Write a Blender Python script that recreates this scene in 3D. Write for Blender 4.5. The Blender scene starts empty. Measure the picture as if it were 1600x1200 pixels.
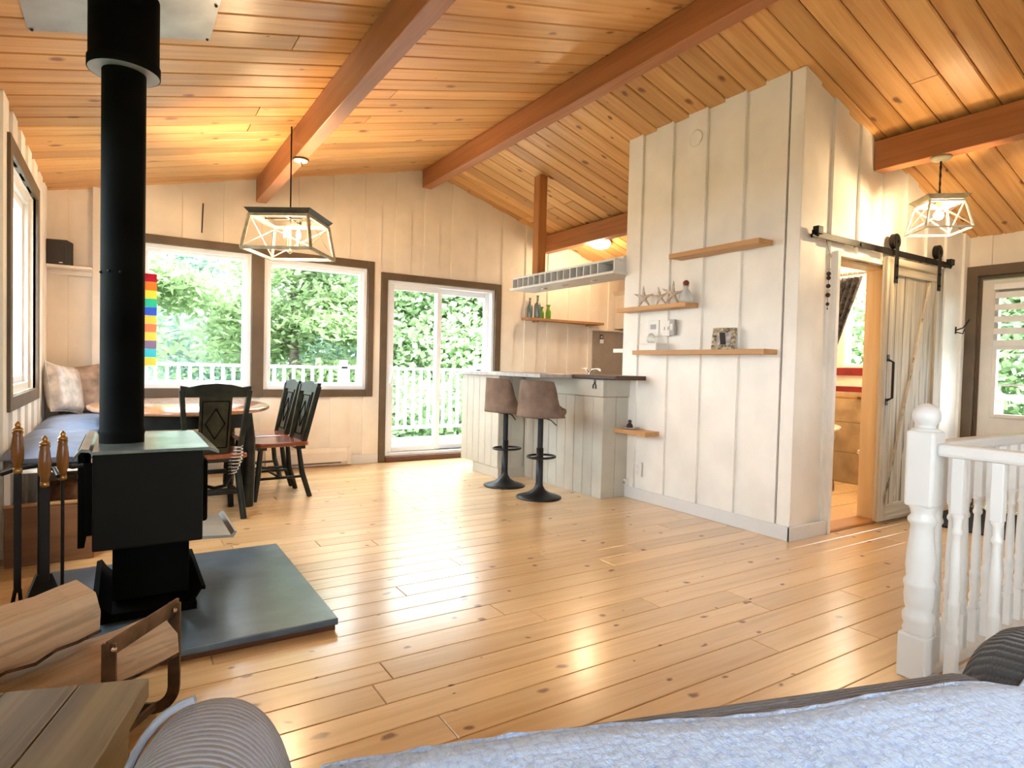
import bpy, math, random
from mathutils import Vector, Matrix
random.seed(7)
D = bpy.data
S = bpy.context.scene
COL = S.collection
PI = math.pi
R = math.radians

# ------------------------------------------------------------------ camera
CAM_H = 1.10
F_PX, YAW, PITCH, ROLL = 956.82, 0.567, -0.0283, 0.0246
fwd = Vector((math.sin(YAW)*math.cos(PITCH), math.cos(YAW)*math.cos(PITCH), math.sin(PITCH)))
rt = Vector((math.cos(YAW), -math.sin(YAW), 0)); up = rt.cross(fwd)
rt2 = rt*math.cos(ROLL) + up*math.sin(ROLL); up2 = -rt*math.sin(ROLL) + up*math.cos(ROLL)
cd = D.cameras.new('camera'); cam = D.objects.new('camera', cd); COL.objects.link(cam)
cd.sensor_width = 36; cd.lens = F_PX/1600*36; cd.clip_start = 0.02; cd.clip_end = 300
m = Matrix((rt2, up2, -fwd)).transposed().to_4x4(); m.translation = (0, 0, CAM_H); cam.matrix_world = m
S.camera = cam

# ------------------------------------------------------------------ sky and exposure
w = D.worlds.new('overcast_sky'); S.world = w; w.use_nodes = True
bg = w.node_tree.nodes['Background']; bg.inputs['Color'].default_value = (0.80, 0.92, 1.0, 1); bg.inputs['Strength'].default_value = 6.0
S.view_settings.view_transform = 'Standard'; S.view_settings.look = 'None'
S.view_settings.exposure = 1.42; S.view_settings.gamma = 1.0; S.view_settings.use_curve_mapping = False
sd = D.lights.new('hazy_sun', 'SUN'); sd.energy = 3.0; sd.angle = R(25); sd.color = (1, .95, .85)
sun = D.objects.new('hazy_sun', sd); COL.objects.link(sun); sun.rotation_euler = (R(38), 0, R(-20))

# ------------------------------------------------------------------ room dimensions
YB, XB, YN, YF, XL, XR, YR = 6.515, 3.716, 2.398, 4.0, -0.552, 6.18, -2.6
def zl(x): return 2.614 + .2414*x
def zr(x): return 4.240 - .3136*x
XRG = (4.240-2.614)/(.2414+.3136); ZRG = zl(XRG)
def zc(x): return zl(x) if x < XRG else zr(x)

# ------------------------------------------------------------------ material helpers
class NT:
    def __init__(s, name):
        s.m = D.materials.new(name); s.m.use_nodes = True; s.t = s.m.node_tree; s.n = s.t.nodes; s.b = s.n['Principled BSDF']
    def new(s, typ, ins=None, **kw):
        n = s.n.new(typ)
        for k, v in kw.items(): setattr(n, k, v)
        for k, v in (ins or {}).items():
            if isinstance(v, bpy.types.NodeSocket): s.t.links.new(v, n.inputs[k])
            else: n.inputs[k].default_value = v
        return n
    def set(s, k, v):
        if isinstance(v, bpy.types.NodeSocket): s.t.links.new(v, s.b.inputs[k])
        else: s.b.inputs[k].default_value = v
    def math(s, op, a, b=0.0, clamp=False):
        n = s.new('ShaderNodeMath', {0: a, 1: b}, operation=op); n.use_clamp = clamp; return n.outputs[0]
    def mix(s, f, a, b, mode='MIX'):
        n = s.new('ShaderNodeMix', data_type='RGBA', blend_type=mode)
        for i, v in ((0, f), (6, a), (7, b)):
            if isinstance(v, bpy.types.NodeSocket): s.t.links.new(v, n.inputs[i])
            else: n.inputs[i].default_value = v
        return n.outputs[2]
    def ramp(s, f, stops):
        n = s.new('ShaderNodeValToRGB', {0: f}); e = n.color_ramp.elements
        while len(e) < len(stops): e.new(.5)
        for i, (p, c) in enumerate(stops): e[i].position = p; e[i].color = c
        return n.outputs[0]
    def bump(s, h, st=.3, d=.01):
        s.set('Normal', s.new('ShaderNodeBump', {'Strength': st, 'Distance': d, 'Height': h}).outputs[0])
def c4(c): return (c[0], c[1], c[2], 1)

def flat(name, col, rough=.5, metal=0, noise=.06, nscale=8, bump=0, bscale=60, spec=.5, **kw):
    t = NT(name); co = t.new('ShaderNodeTexCoord').outputs['Object']
    n = t.new('ShaderNodeTexNoise', {'Vector': co, 'Scale': nscale, 'Detail': 4}).outputs[0]
    lo = [max(0, v*(1-noise*2)) for v in col]; hi = [min(1, v*(1+noise*2)) for v in col]
    t.set('Base Color', t.ramp(n, [(.3, c4(lo)), (.7, c4(hi))]))
    t.set('Roughness', rough); t.set('Metallic', metal); t.set('Specular IOR Level', spec)
    if bump:
        n2 = t.new('ShaderNodeTexNoise', {'Vector': co, 'Scale': bscale, 'Detail': 3}).outputs[0]; t.bump(n2, bump, .01)
    for k, v in kw.items(): t.set(k.replace('_', ' '), v)
    return t.m

def wood(name, dark, mid, light, axis=0, rough=.35, grain=1.0, knots=0, ktone=(.16, .06, .02), vary=.25, bump=.08, ksize=.055, coat=0, streak=.0, planar=False):
    """boards whose grain runs along `axis`; each object gets its own tone and its own grain"""
    t = NT(name); co = t.new('ShaderNodeTexCoord').outputs['Object']
    rnd = t.new('ShaderNodeObjectInfo').outputs['Random']
    off = t.new('ShaderNodeCombineXYZ', {0: t.math('MULTIPLY', rnd, 37.0), 1: t.math('MULTIPLY', rnd, 91.0), 2: t.math('MULTIPLY', rnd, 13.0)}).outputs[0]
    p = t.new('ShaderNodeVectorMath', {0: co, 1: off}, operation='ADD').outputs[0]
    sc = [22*grain]*3; sc[axis] = 1.1*grain
    pg = t.new('ShaderNodeVectorMath', {0: p, 1: tuple(sc)}, operation='MULTIPLY').outputs[0]
    g = t.new('ShaderNodeTexNoise', {'Vector': pg, 'Scale': 1.0, 'Detail': 6, 'Roughness': .6, 'Distortion': .6}).outputs[0]
    col = t.ramp(g, [(.25, c4(dark)), (.5, c4(mid)), (.75, c4(light))])
    sb = [3.]*3; sb[axis] = .8
    pb = t.new('ShaderNodeVectorMath', {0: p, 1: tuple(sb)}, operation='MULTIPLY').outputs[0]
    big = t.new('ShaderNodeTexNoise', {'Vector': pb, 'Scale': 1.3, 'Detail': 2}).outputs[0]
    col = t.mix(t.math('MULTIPLY', big, .35), col, c4(mid))
    tone = t.new('ShaderNodeMapRange', {0: rnd, 3: 1-vary, 4: 1+vary*.6}).outputs[0]
    tc = t.new('ShaderNodeCombineColor', {0: tone, 1: t.math('POWER', tone, 1.15), 2: t.math('POWER', tone, 1.3)}).outputs[0]
    col = t.mix(1.0, col, tc, 'MULTIPLY')
    if knots:
        sk = [1.]*3; sk[axis] = .62
        pk = t.new('ShaderNodeVectorMath', {0: p, 1: tuple(sk)}, operation='MULTIPLY').outputs[0]
        wob = t.new('ShaderNodeTexNoise', {'Vector': p, 'Scale': 9.0, 'Detail': 2}).outputs['Color']
        pk = t.new('ShaderNodeVectorMath', {0: pk, 1: t.new('ShaderNodeVectorMath', {0: wob, 1: (.05, .05, .05)}, operation='MULTIPLY').outputs[0]}, operation='ADD').outputs[0]
        v = t.new('ShaderNodeTexVoronoi', {'Vector': pk, 'Scale': knots}, voronoi_dimensions='2D' if planar else '3D')
        size = t.math('MULTIPLY', t.math('POWER', t.math('MAXIMUM', t.math('SUBTRACT', t.new('ShaderNodeSeparateColor', {0: v.outputs['Color']}).outputs[0], .3), 0.0), .7), ksize*knots)
        k = t.math('DIVIDE', v.outputs['Distance'], t.math('MAXIMUM', size, .001))
        kf = t.new('ShaderNodeMapRange', {0: k, 1: .55, 2: 1.25, 3: .9, 4: 0.0}); kf.clamp = True
        col = t.mix(kf.outputs[0], col, c4(ktone))
    if streak:
        ss = [30.]*3; ss[axis] = .5
        ps = t.new('ShaderNodeVectorMath', {0: p, 1: tuple(ss)}, operation='MULTIPLY').outputs[0]
        sn = t.new('ShaderNodeTexNoise', {'Vector': ps, 'Scale': 1.0, 'Detail': 3}).outputs[0]
        col = t.mix(t.ramp(sn, [(.58, (0, 0, 0, 1)), (.66, (streak,)*3+(1,))]), col, c4([q*.35 for q in dark]))
    t.set('Base Color', col)
    rr = t.new('ShaderNodeMapRange', {0: g, 3: rough-.06, 4: rough+.08}).outputs[0]; t.set('Roughness', rr)
    t.bump(g, bump, .004)
    if coat: t.set('Coat Weight', coat); t.set('Coat Roughness', .2)
    return t.m

def glow(name, col, strength):
    t = NT(name); t.set('Base Color', c4(col)); t.set('Emission Color', c4(col)); t.set('Emission Strength', strength); return t.m

def pane_glass(name, tint=(1, 1, 1), gloss=.007):
    t = NT(name); t.n.remove(t.b)
    tr = t.new('ShaderNodeBsdfTransparent', {'Color': c4(tint)}); gl = t.new('ShaderNodeBsdfGlossy', {'Roughness': .02})
    mx = t.new('ShaderNodeMixShader', {0: gloss, 1: tr.outputs[0], 2: gl.outputs[0]})
    t.t.links.new(mx.outputs[0], t.n['Material Output'].inputs[0]); return t.m

def ribbed(name, col, scale, axis, rough=.85, cross=0, col2=None, bumpst=.8):
    t = NT(name); co = t.new('ShaderNodeTexCoord').outputs['Object']
    x = t.new('ShaderNodeSeparateXYZ', {0: co}).outputs[axis]
    wv = t.math('ADD', t.math('MULTIPLY', t.math('SINE', t.math('MULTIPLY', x, scale)), .5), .5)
    if cross:
        y = t.new('ShaderNodeSeparateXYZ', {0: co}).outputs[1 if axis != 1 else 0]
        w2 = t.math('ADD', t.math('MULTIPLY', t.math('SINE', t.math('MULTIPLY', y, cross)), .5), .5)
        wv = t.math('MULTIPLY', wv, t.math('ADD', t.math('MULTIPLY', w2, .6), .4))
    n = t.new('ShaderNodeTexNoise', {'Vector': co, 'Scale': 160.0, 'Detail': 2}).outputs[0]
    h = t.math('ADD', wv, t.math('MULTIPLY', n, .5))
    lo = col2 or [v*.45 for v in col]
    t.set('Base Color', t.ramp(h, [(.15, c4(lo)), (.7, c4(col))]))
    t.set('Roughness', rough); t.set('Sheen Weight', .3); t.bump(h, bumpst, .006); return t.m

# ------------------------------------------------------------------ materials
M = {}
M['ceil'] = wood('pine_ceiling', (.47, .20, .05), (.69, .36, .12), (.80, .48, .195), axis=0, rough=.36, knots=3.4, ktone=(.20, .06, .015), vary=.22, ksize=.034, planar=True)
M['floor'] = wood('pine_floor', (.62, .36, .14), (.78, .51, .235), (.87, .62, .33), axis=0, rough=.3, knots=5.6, ktone=(.17, .055, .016), vary=.14, bump=.03, ksize=.0195, coat=.9, planar=True)
M['beam'] = wood('beam_wood', (.30, .10, .03), (.42, .16, .055), (.52, .22, .08), axis=1, rough=.45, knots=3.0, vary=.08, ksize=.03)
M['post'] = wood('post_wood', (.36, .13, .035), (.50, .20, .06), (.58, .26, .09), axis=2, rough=.45, knots=3, vary=.05)
M['wall'] = flat('cream_paint', (.85, .77, .66), .55, noise=.025, nscale=5, bump=.05, bscale=90)
M['wallw'] = flat('white_paint_boards', (.90, .87, .80), .5, noise=.025, nscale=4, bump=.05, bscale=90)
M['white'] = flat('white_trim', (.75, .75, .73), .35, noise=.01)
M['vinyl'] = flat('white_vinyl', (.86, .88, .92), .3, noise=.01)
M['trim'] = flat('taupe_trim', (.115, .078, .045), .5, noise=.08, nscale=6)
M['glass'] = pane_glass('window_glass')
M['shelf'] = wood('shelf_wood', (.42, .22, .08), (.56, .31, .125), (.66, .40, .18), axis=1, rough=.5, knots=4, vary=.12)
M['shelfx'] = wood('shelf_wood_across', (.30, .15, .06), (.42, .22, .09), (.52, .29, .13), axis=0, rough=.5, knots=4, vary=.1)
M['black'] = flat('stove_black', (.004, .0045, .004), .75, spec=.04, noise=.3, nscale=3)
M['blackm'] = flat('black_iron', (.010, .009, .009), .5, spec=.3, metal=.2, noise=.2)
M['greenblk'] = flat('stove_side_panel', (.010, .011, .009), .6, spec=.12, noise=.12, nscale=2)
M['stovetop'] = flat('stove_top_steel', (.20, .22, .20), .24, metal=.7, noise=.25, nscale=7)
M['steel'] = flat('galvanised_sheet', (.33, .34, .34), .45, metal=.6, noise=.12, nscale=4)
M['slate'] = flat('slate_hearth', (.085, .135, .185), .28, noise=.25, nscale=3, bump=.25, bscale=7)
M['brownrail'] = flat('brown_edge', (.12, .045, .02), .5)
M['brass'] = flat('brass', (.45, .27, .10), .3, metal=1, noise=.1)
M['iron_rust'] = flat('brown_iron', (.13, .075, .04), .55, metal=.4, noise=.3, nscale=15)
M['handle'] = wood('turned_oak', (.15, .055, .012), (.24, .095, .024), (.33, .145, .04), axis=2, rough=.25, vary=.1)
M['chair'] = flat('dark_green_paint', (.012, .015, .010), .42, spec=.3, noise=.3, nscale=12)
M['chairin'] = flat('dark_green_panel', (.022, .021, .010), .4, spec=.3, noise=.3, nscale=14)
M['seat'] = wood('red_brown_seat', (.15, .035, .015), (.24, .065, .025), (.33, .10, .04), axis=1, rough=.22, vary=.05, coat=.5)
M['table'] = wood('table_top_wood', (.34, .15, .07), (.46, .23, .12), (.55, .30, .17), axis=1, rough=.16, vary=.02, coat=.6)
M['cushion'] = flat('blue_grey_cushion', (.20, .25, .36), .9, noise=.08, bump=.3, bscale=200)
M['pillow1'] = flat('cream_satin', (.72, .66, .60), .35, noise=.15, nscale=14, bump=.5, bscale=16)
M['pillow2'] = flat('tan_satin', (.40, .28, .20), .4, noise=.2, nscale=14, bump=.5, bscale=16)
M['benchwood'] = wood('bench_wood', (.11, .045, .018), (.17, .075, .03), (.23, .11, .045), axis=0, rough=.5, vary=.1)
M['bag'] = flat('brown_leather_bag', (.16, .07, .035), .6, noise=.3, nscale=20)
M['lampframe'] = flat('weathered_lamp_wood', (.34, .30, .215), .6, noise=.15, nscale=20)
M['lampdark'] = flat('dark_lamp_band', (.035, .03, .025), .55, noise=.2)
M['lampwhite'] = flat('white_lamp_frame', (.74, .70, .60), .5, noise=.05)
M['bulb'] = glow('bulb_glow', (1, .72, .38), 40)
M['bulbhot'] = glow('bright_bulb_glow', (1, .72, .40), 390)
M['domeglow'] = glow('dome_glow', (1, .80, .52), 6)
M['candle'] = flat('candle_sleeve', (.60, .45, .28), .5)
M['bar'] = flat('sage_grey_boards', (.52, .495, .42), .5, noise=.04, nscale=4)
M['counter'] = flat('grey_counter', (.44, .41, .40), .3, noise=.1, nscale=20)
M['darkslab'] = wood('dark_slab', (.035, .014, .008), (.06, .025, .014), (.085, .036, .02), axis=1, rough=.4, vary=.05)
M['stoolfab'] = flat('brown_suede', (.18, .125, .095), .9, noise=.14, nscale=9, bump=.15, bscale=220)
M['stoolbase'] = flat('matte_black_metal', (.02, .022, .026), .35, metal=.5, noise=.1)
M['barn'] = wood('weathered_white_boards', (.26, .22, .15), (.50, .45, .35), (.66, .61, .50), axis=2, rough=.65, grain=1.4, knots=3.2, ktone=(.18, .12, .07), vary=.08, streak=.8, bump=.3)
M['barnx'] = wood('weathered_white_boards_across', (.26, .22, .15), (.50, .45, .35), (.66, .61, .50), axis=0, rough=.65, grain=1.4, vary=.08, streak=.8, bump=.3)
M['jamb'] = wood('pale_pine_jamb', (.62, .42, .21), (.74, .54, .30), (.80, .62, .38), axis=2, rough=.4, vary=.05)
M['pinex'] = wood('pine_threshold', (.42, .20, .07), (.56, .30, .11), (.64, .38, .16), axis=0, rough=.4, vary=.05)
M['door'] = flat('cream_door', (.78, .72, .64), .45, noise=.02)
M['blind'] = flat('sheer_blind', (.86, .85, .82), .7, noise=.02)
M['sheer'] = pane_glass('sheer_mesh', (.85, .87, .86), .02)
M['red'] = flat('dark_red_trim', (.22, .012, .015), .4, noise=.1)
M['tile'] = flat('tan_tile', (.46, .34, .20), .35, noise=.12, nscale=5)
M['bathwall'] = flat('bath_wall_paint', (.66, .56, .42), .5, noise=.05)
M['porcelain'] = flat('porcelain', (.86, .82, .74), .15, noise=.01)
M['chrome'] = flat('chrome', (.65, .63, .60), .15, metal=1, noise=.02)
M['curtain'] = flat('dark_pattern_curtain', (.055, .055, .062), .8, noise=.9, nscale=26)
M['liner'] = flat('cream_liner', (.62, .52, .38), .7, noise=.1)
M['sofa'] = ribbed('grey_blue_corduroy', (.20, .215, .26), 620, 1, cross=0, col2=(.11, .12, .15))
M['sofaarm'] = ribbed('grey_corduroy_arm', (.34, .36, .42), 520, 1, col2=(.18, .195, .24), bumpst=.5)
M['sofadark'] = ribbed('charcoal_corduroy', (.045, .042, .042), 620, 0)
def fleece(name, lo, hi):
    t = NT(name); co = t.new('ShaderNodeTexCoord').outputs['Object']
    pw = t.new('ShaderNodeVectorMath', {0: co, 1: (75., 62., 40.)}, operation='MULTIPLY').outputs[0]
    v = t.new('ShaderNodeTexVoronoi', {'Vector': pw, 'Scale': 1.0, 'Randomness': .55})
    n = t.new('ShaderNodeTexNoise', {'Vector': co, 'Scale': 260.0, 'Detail': 3}).outputs[0]
    h = t.math('ADD', t.math('SUBTRACT', 1.0, v.outputs['Distance']), t.math('MULTIPLY', n, .8))
    t.set('Base Color', t.ramp(h, [(.55, c4(lo)), (.95, c4(hi))])); t.set('Roughness', 1.0); t.set('Sheen Weight', .6); t.bump(h, .7, .006); return t.m
M['blanket'] = fleece('pale_blue_fleece', (.32, .46, .80), (.52, .68, .96))
M['rustic'] = wood('rustic_table_boards', (.09, .064, .028), (.19, .14, .062), (.33, .25, .12), axis=1, rough=.42, grain=1.0, vary=.08, streak=.5)
M['rusticdark'] = wood('rustic_dark', (.03, .022, .014), (.05, .036, .022), (.075, .052, .03), axis=2, rough=.5, vary=.05)
M['log'] = wood('split_firewood', (.44, .27, .15), (.68, .48, .30), (.80, .62, .42), axis=0, rough=.85, grain=1.6, knots=5, ktone=(.30, .16, .08), ksize=.03, vary=.05, bump=.6, streak=.35)
M['bark'] = flat('bark', (.09, .05, .028), .9, noise=.5, nscale=30, bump=.8, bscale=40)
M['speaker'] = flat('speaker_black', (.012, .010, .010), .6, noise=.2)
M['blueglass'] = flat('blue_grey_glass', (.22, .30, .33), .12, noise=.05, Transmission_Weight=.55)
M['greenglass'] = flat('green_glass', (.16, .48, .03), .1, noise=.05, Transmission_Weight=.5)
M['clearglass'] = flat('frosted_clear_glass', (.80, .80, .76), .18, noise=.02, Transmission_Weight=.5)
M['starfish'] = flat('starfish_cream', (.62, .52, .40), .8, noise=.15, nscale=40, bump=.5, bscale=120)
M['cork'] = flat('red_brown_stopper', (.22, .05, .03), .35)
M['plate'] = flat('white_plastic', (.82, .80, .76), .4, noise=.01)
M['greyplate'] = flat('grey_plastic', (.40, .38, .36), .4)
M['dark'] = flat('dark_plastic', (.03, .025, .025), .4)
M['backsplash'] = flat('taupe_backsplash', (.34, .285, .235), .45, noise=.04)
M['cab'] = flat('cream_cabinet', (.60, .525, .43), .45, noise=.03)
M['mat'] = flat('black_doormat', (.012, .011, .011), .95, noise=.3, bump=.5, bscale=200)
M['pebble'] = flat('pebble_frame', (.33, .28, .19), .6, noise=.7, nscale=55, bump=.9, bscale=45)
M['picture'] = flat('faded_photo', (.52, .49, .46), .3, noise=.3, nscale=30)
M['bead1'] = flat('dark_red_bead', (.05, .015, .02), .25)
M['bead2'] = flat('clear_bead', (.6, .55, .5), .15)
M['deck'] = flat('deck_boards_paint', (.38, .47, .47), .6, noise=.05)
M['railwhite'] = flat('outdoor_white_rail', (.45, .46, .47), .5, noise=.02)
M['ground'] = flat('forest_ground', (.06, .10, .04), .9, noise=.4, nscale=1)
M['siding'] = flat('pale_siding', (.30, .33, .36), .7, noise=.05)
M['treebark'] = flat('grey_bark', (.11, .085, .07), .9, noise=.3, nscale=10, bump=.6, bscale=25)
M['subfloor'] = flat('dark_subfloor', (.05, .022, .01), .9)
M['roof'] = flat('roof_boards', (.08, .04, .02), .9)
M['well'] = flat('stairwell_white', (.84, .85, .86), .5, noise=.02)
def leafmat(name, a, b):
    t = NT(name); rnd = t.new('ShaderNodeTexNoise', {'Vector': t.new('ShaderNodeTexCoord').outputs['Object'], 'Scale': 1.6, 'Detail': 6, 'Roughness': .75}).outputs[0]
    t.set('Base Color', t.ramp(rnd, [(.35, c4(a)), (.65, c4(b))])); t.set('Roughness', .5); t.set('Transmission Weight', 0.0)
    tl = t.new('ShaderNodeBsdfTranslucent', {'Color': c4([min(1, v*1.3) for v in b])})
    mx = t.new('ShaderNodeMixShader', {0: .4, 1: t.b.outputs[0], 2: tl.outputs[0]})
    t.t.links.new(mx.outputs[0], t.n['Material Output'].inputs[0]); return t.m
M['leafA'] = leafmat('conifer_needles', (.12, .185, .075), (.31, .41, .20))
M['leafB'] = leafmat('maple_leaves', (.13, .21, .105), (.32, .43, .22))
M['leafC'] = leafmat('russet_leaves', (.24, .24, .12), (.55, .32, .22))
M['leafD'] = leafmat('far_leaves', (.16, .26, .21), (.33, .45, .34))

# ------------------------------------------------------------------ mesh helpers
class MB:
    def __init__(s): s.v = []; s.f = []; s.sm = []
    def add(s, vs, fs, smooth=False):
        o = len(s.v); s.v += [tuple(q) for q in vs]
        for f in fs: s.f.append(tuple(i+o for i in f)); s.sm.append(smooth)
        return s
    def box(s, x0, x1, y0, y1, z0, z1):
        return s.hexa([(x0,y0,z0),(x1,y0,z0),(x1,y1,z0),(x0,y1,z0),(x0,y0,z1),(x1,y0,z1),(x1,y1,z1),(x0,y1,z1)])
    def hexa(s, p): return s.add(p, [(3,2,1,0),(4,5,6,7),(0,1,5,4),(1,2,6,5),(2,3,7,6),(3,0,4,7)])
    def cbox(s, c, size, rot=None):
        h = [q/2 for q in size]; rot = rot or Matrix.Identity(3); c = Vector(c)
        p = [c + rot @ Vector((sx*h[0], sy*h[1], sz*h[2])) for sz in (-1, 1) for sx, sy in ((-1,-1),(1,-1),(1,1),(-1,1))]
        return s.hexa(p)
    def bar(s, a, b, w, h=None, upv=(0,0,1)):
        a, b = Vector(a), Vector(b); h = h or w; d = (b-a).normalized(); u = Vector(upv)
        if abs(d.dot(u)) > .98: u = Vector((0,1,0))
        x = d.cross(u).normalized(); y = x.cross(d)
        return s.cbox((a+b)/2, (w, (b-a).length, h), Matrix((x, d, y)).transposed())
    def tube(s, pts, rad, n=10, cap=True):
        pts = [Vector(p) for p in pts]; k = len(pts); rad = rad if hasattr(rad, '__len__') else [rad]*k
        vs = []; px = None
        for i, p in enumerate(pts):
            d = (pts[min(i+1, k-1)]-pts[max(i-1, 0)]).normalized()
            u = px if px is not None else (Vector((0,0,1)) if abs(d.z) < .9 else Vector((1,0,0)))
            x = (u - d*u.dot(d)).normalized(); px = x; y = d.cross(x)
            vs += [p + (x*math.cos(2*PI*j/n) + y*math.sin(2*PI*j/n))*rad[i] for j in range(n)]
        fs = [(i*n+j, i*n+(j+1) % n, (i+1)*n+(j+1) % n, (i+1)*n+j) for i in range(k-1) for j in range(n)]
        s.add(vs, fs, True)
        if cap: s.add(vs[:n], [tuple(range(n))[::-1]]); s.add(vs[-n:], [tuple(range(n))])
        return s
    def lathe(s, prof, n=20, c=(0,0,0), sx=1, sy=1):
        vs = [(c[0]+r*math.cos(2*PI*j/n)*sx, c[1]+r*math.sin(2*PI*j/n)*sy, c[2]+z) for r, z in prof for j in range(n)]; k = len(prof)
        fs = [(i*n+j, i*n+(j+1) % n, (i+1)*n+(j+1) % n, (i+1)*n+j) for i in range(k-1) for j in range(n)]
        s.add(vs, fs, True)
        if prof[0][0] > 1e-4: s.add(vs[:n], [tuple(range(n))[::-1]])
        if prof[-1][0] > 1e-4: s.add(vs[-n:], [tuple(range(n))])
        return s
    def ball(s, c, r, n=12, sz=1): return s.lathe([(max(1e-5, r*math.sin(PI*i/n)), -r*sz*math.cos(PI*i/n)) for i in range(n+1)], 2*n, c)
    def prism(s, poly, fn, t0, t1):
        """poly in (a,b); fn(a,b,t)->xyz"""
        n = len(poly); vs = [fn(a, b, t0) for a, b in poly]+[fn(a, b, t1) for a, b in poly]
        return s.add(vs, [tuple(range(n))[::-1], tuple(range(n, 2*n))]+[(i, (i+1) % n, n+(i+1) % n, n+i) for i in range(n)])
    def mesh(s, name, mat):
        me = D.meshes.new(name); me.from_pydata(s.v, [], s.f); me.polygons.foreach_set('use_smooth', s.sm); me.materials.append(mat); me.update(); return me

def obj(name, mb, mat, parent=None, bev=0, sub=0, loc=None, rot=None):
    me = mb.mesh(name, M[mat] if isinstance(mat, str) else mat) if isinstance(mb, MB) else mb
    o = D.objects.new(name, me); COL.objects.link(o)
    if parent: o.parent = parent
    if loc: o.location = loc
    if rot: o.rotation_euler = rot
    if bev:
        b = o.modifiers.new('bevel', 'BEVEL'); b.width = bev; b.segments = 2; b.limit_method = 'ANGLE'
    if sub:
        b = o.modifiers.new('smooth', 'SUBSURF'); b.levels = sub; b.render_levels = sub
    return o
def fixn(o):
    import bmesh
    b = bmesh.new(); b.from_mesh(o.data); bmesh.ops.recalc_face_normals(b, faces=b.faces); b.to_mesh(o.data); b.free(); return o
def tag(o, label, cat, group=None):
    o['label'] = label; o['category'] = cat
    if group: o['group'] = group
    return o
def thing(name, label, cat, loc=(0,0,0), rz=0, group=None):
    o = D.objects.new(name, None); COL.objects.link(o); o.location = loc; o.rotation_euler = (0, 0, rz); o.empty_display_size = .1
    return tag(o, label, cat, group)
def struct(o): o['kind'] = 'structure'; return o
def stuff(o): o['kind'] = 'stuff'; return o
def clone(o, parent=None):
    c = o.copy(); COL.objects.link(c); c.parent = parent
    for ch in list(o.children): clone(ch, c)
    return c
def sempty(name, loc=(0,0,0)):
    o = D.objects.new(name, None); COL.objects.link(o); o.location = loc; o.empty_display_size = .1; return struct(o)

# ================================================================== SHELL
# ---- floor: every board its own piece
WELL = (2.50, 4.40, -1.2, 1.02)       # stair opening
sf = MB(); fx0, fx1 = XL-.15, XR+.15
for a in ((fx0, WELL[0], YR-.15, YB+.15), (WELL[1], fx1, YR-.15, YB+.15), (WELL[0], WELL[1], WELL[3], YB+.15), (WELL[0], WELL[1], YR-.15, WELL[2])):
    sf.box(a[0], a[1], a[2], a[3], -.2, -.02)
floor = struct(obj('floor', sf, 'subfloor'))
BW = .139; y = YR; row = 0
while y < YB-.02:
    y1 = min(y+BW, YB-.001); x = XL; spans = []
    if y1 > WELL[2] and y < WELL[3]-.01: spans = [(XL, WELL[0]), (WELL[1], XR)]
    else: spans = [(XL, XR)]
    for a, b in spans:
        x = a; first = True
        while x < b-.01:
            L = random.uniform(1.3, 3.6) if not first else random.uniform(.7, 3.2)
            first = False; e = x+L
            if b-e < .7: e = b
            g = .0014; c = .0022
            mb = MB(); x0, x1_, ya, yb_ = x+g, e-g, y+g, y1-g
            mb.add([(x0,ya,-.02),(x1_,ya,-.02),(x1_,yb_,-.02),(x0,yb_,-.02),(x0,ya,-c),(x1_,ya,-c),(x1_,yb_,-c),(x0,yb_,-c),(x0+c,ya+c,0),(x1_-c,ya+c,0),(x1_-c,yb_-c,0),(x0+c,yb_-c,0)],
                   [(3,2,1,0),(0,1,5,4),(1,2,6,5),(2,3,7,6),(3,0,4,7),(4,5,9,8),(5,6,10,9),(6,7,11,10),(7,4,8,11),(8,9,10,11)])
            obj('floorboard', mb, 'floor', floor)
            x = e
    y = y1
# ---- ceiling
cm = MB()
for xa, xb in ((XL-.4, XRG), (XRG, XR+.5)):
    za = zl(xa) if xb <= XRG else zr(xa); zb = zl(xb) if xb <= XRG else zr(xb)
    cm.hexa([(xa,YR-.3,za+.025),(xb,YR-.3,zb+.025),(xb,YB+.3,zb+.025),(xa,YB+.3,za+.025),(xa,YR-.3,za+.2),(xb,YR-.3,zb+.2),(xb,YB+.3,zb+.2),(xa,YB+.3,za+.2)])
ceil = struct(obj('ceiling', cm, 'roof'))
def plank_mesh(L, W):
    g, c = .0032, .007
    x0, x1_, ya, yb_ = g, L-g, g, W-g; mb = MB()
    mb.add([(x0,ya,c),(x1_,ya,c),(x1_,yb_,c),(x0,yb_,c),(x0,ya+c,0),(x1_,ya+c,0),(x1_,yb_-c,0),(x0,yb_-c,0),(x0,ya,.022),(x1_,ya,.022),(x1_,yb_,.022),(x0,yb_,.022)],
           [(4,7,6,5),(0,4,5,1),(3,2,6,7),(0,3,7,4),(1,5,6,2),(8,9,10,11),(0,1,9,8),(1,2,10,9),(2,3,11,10),(3,0,8,11)])
    return mb.mesh('ceiling_plank', M['ceil'])
for (xs, xe, W, zf) in ((XL, XRG, .181, zl), (XRG, XR, .170, zr)):
    Ltot = math.hypot(xe-xs, zf(xe)-zf(xs)); ang = math.atan2(zf(xe)-zf(xs), xe-xs)
    full = plank_mesh(Ltot, W); fr = (.38, .62); halves = {f: (plank_mesh(Ltot*f, W), plank_mesh(Ltot*(1-f), W)) for f in fr}
    y = YR-.01; i = 0
    while y < YB-.01:
        pieces = [(0, full)]
        if random.random() < .4:
            f = random.choice(fr); a, b = halves[f]; pieces = [(0, a), (Ltot*f, b)]
        for s0, me in pieces:
            obj('ceiling_plank', me, 'ceil', ceil, loc=(xs+s0*math.cos(ang), y, zf(xs)+s0*math.sin(ang)), rot=(0, -ang, 0))
        y += W; i += 1
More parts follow.
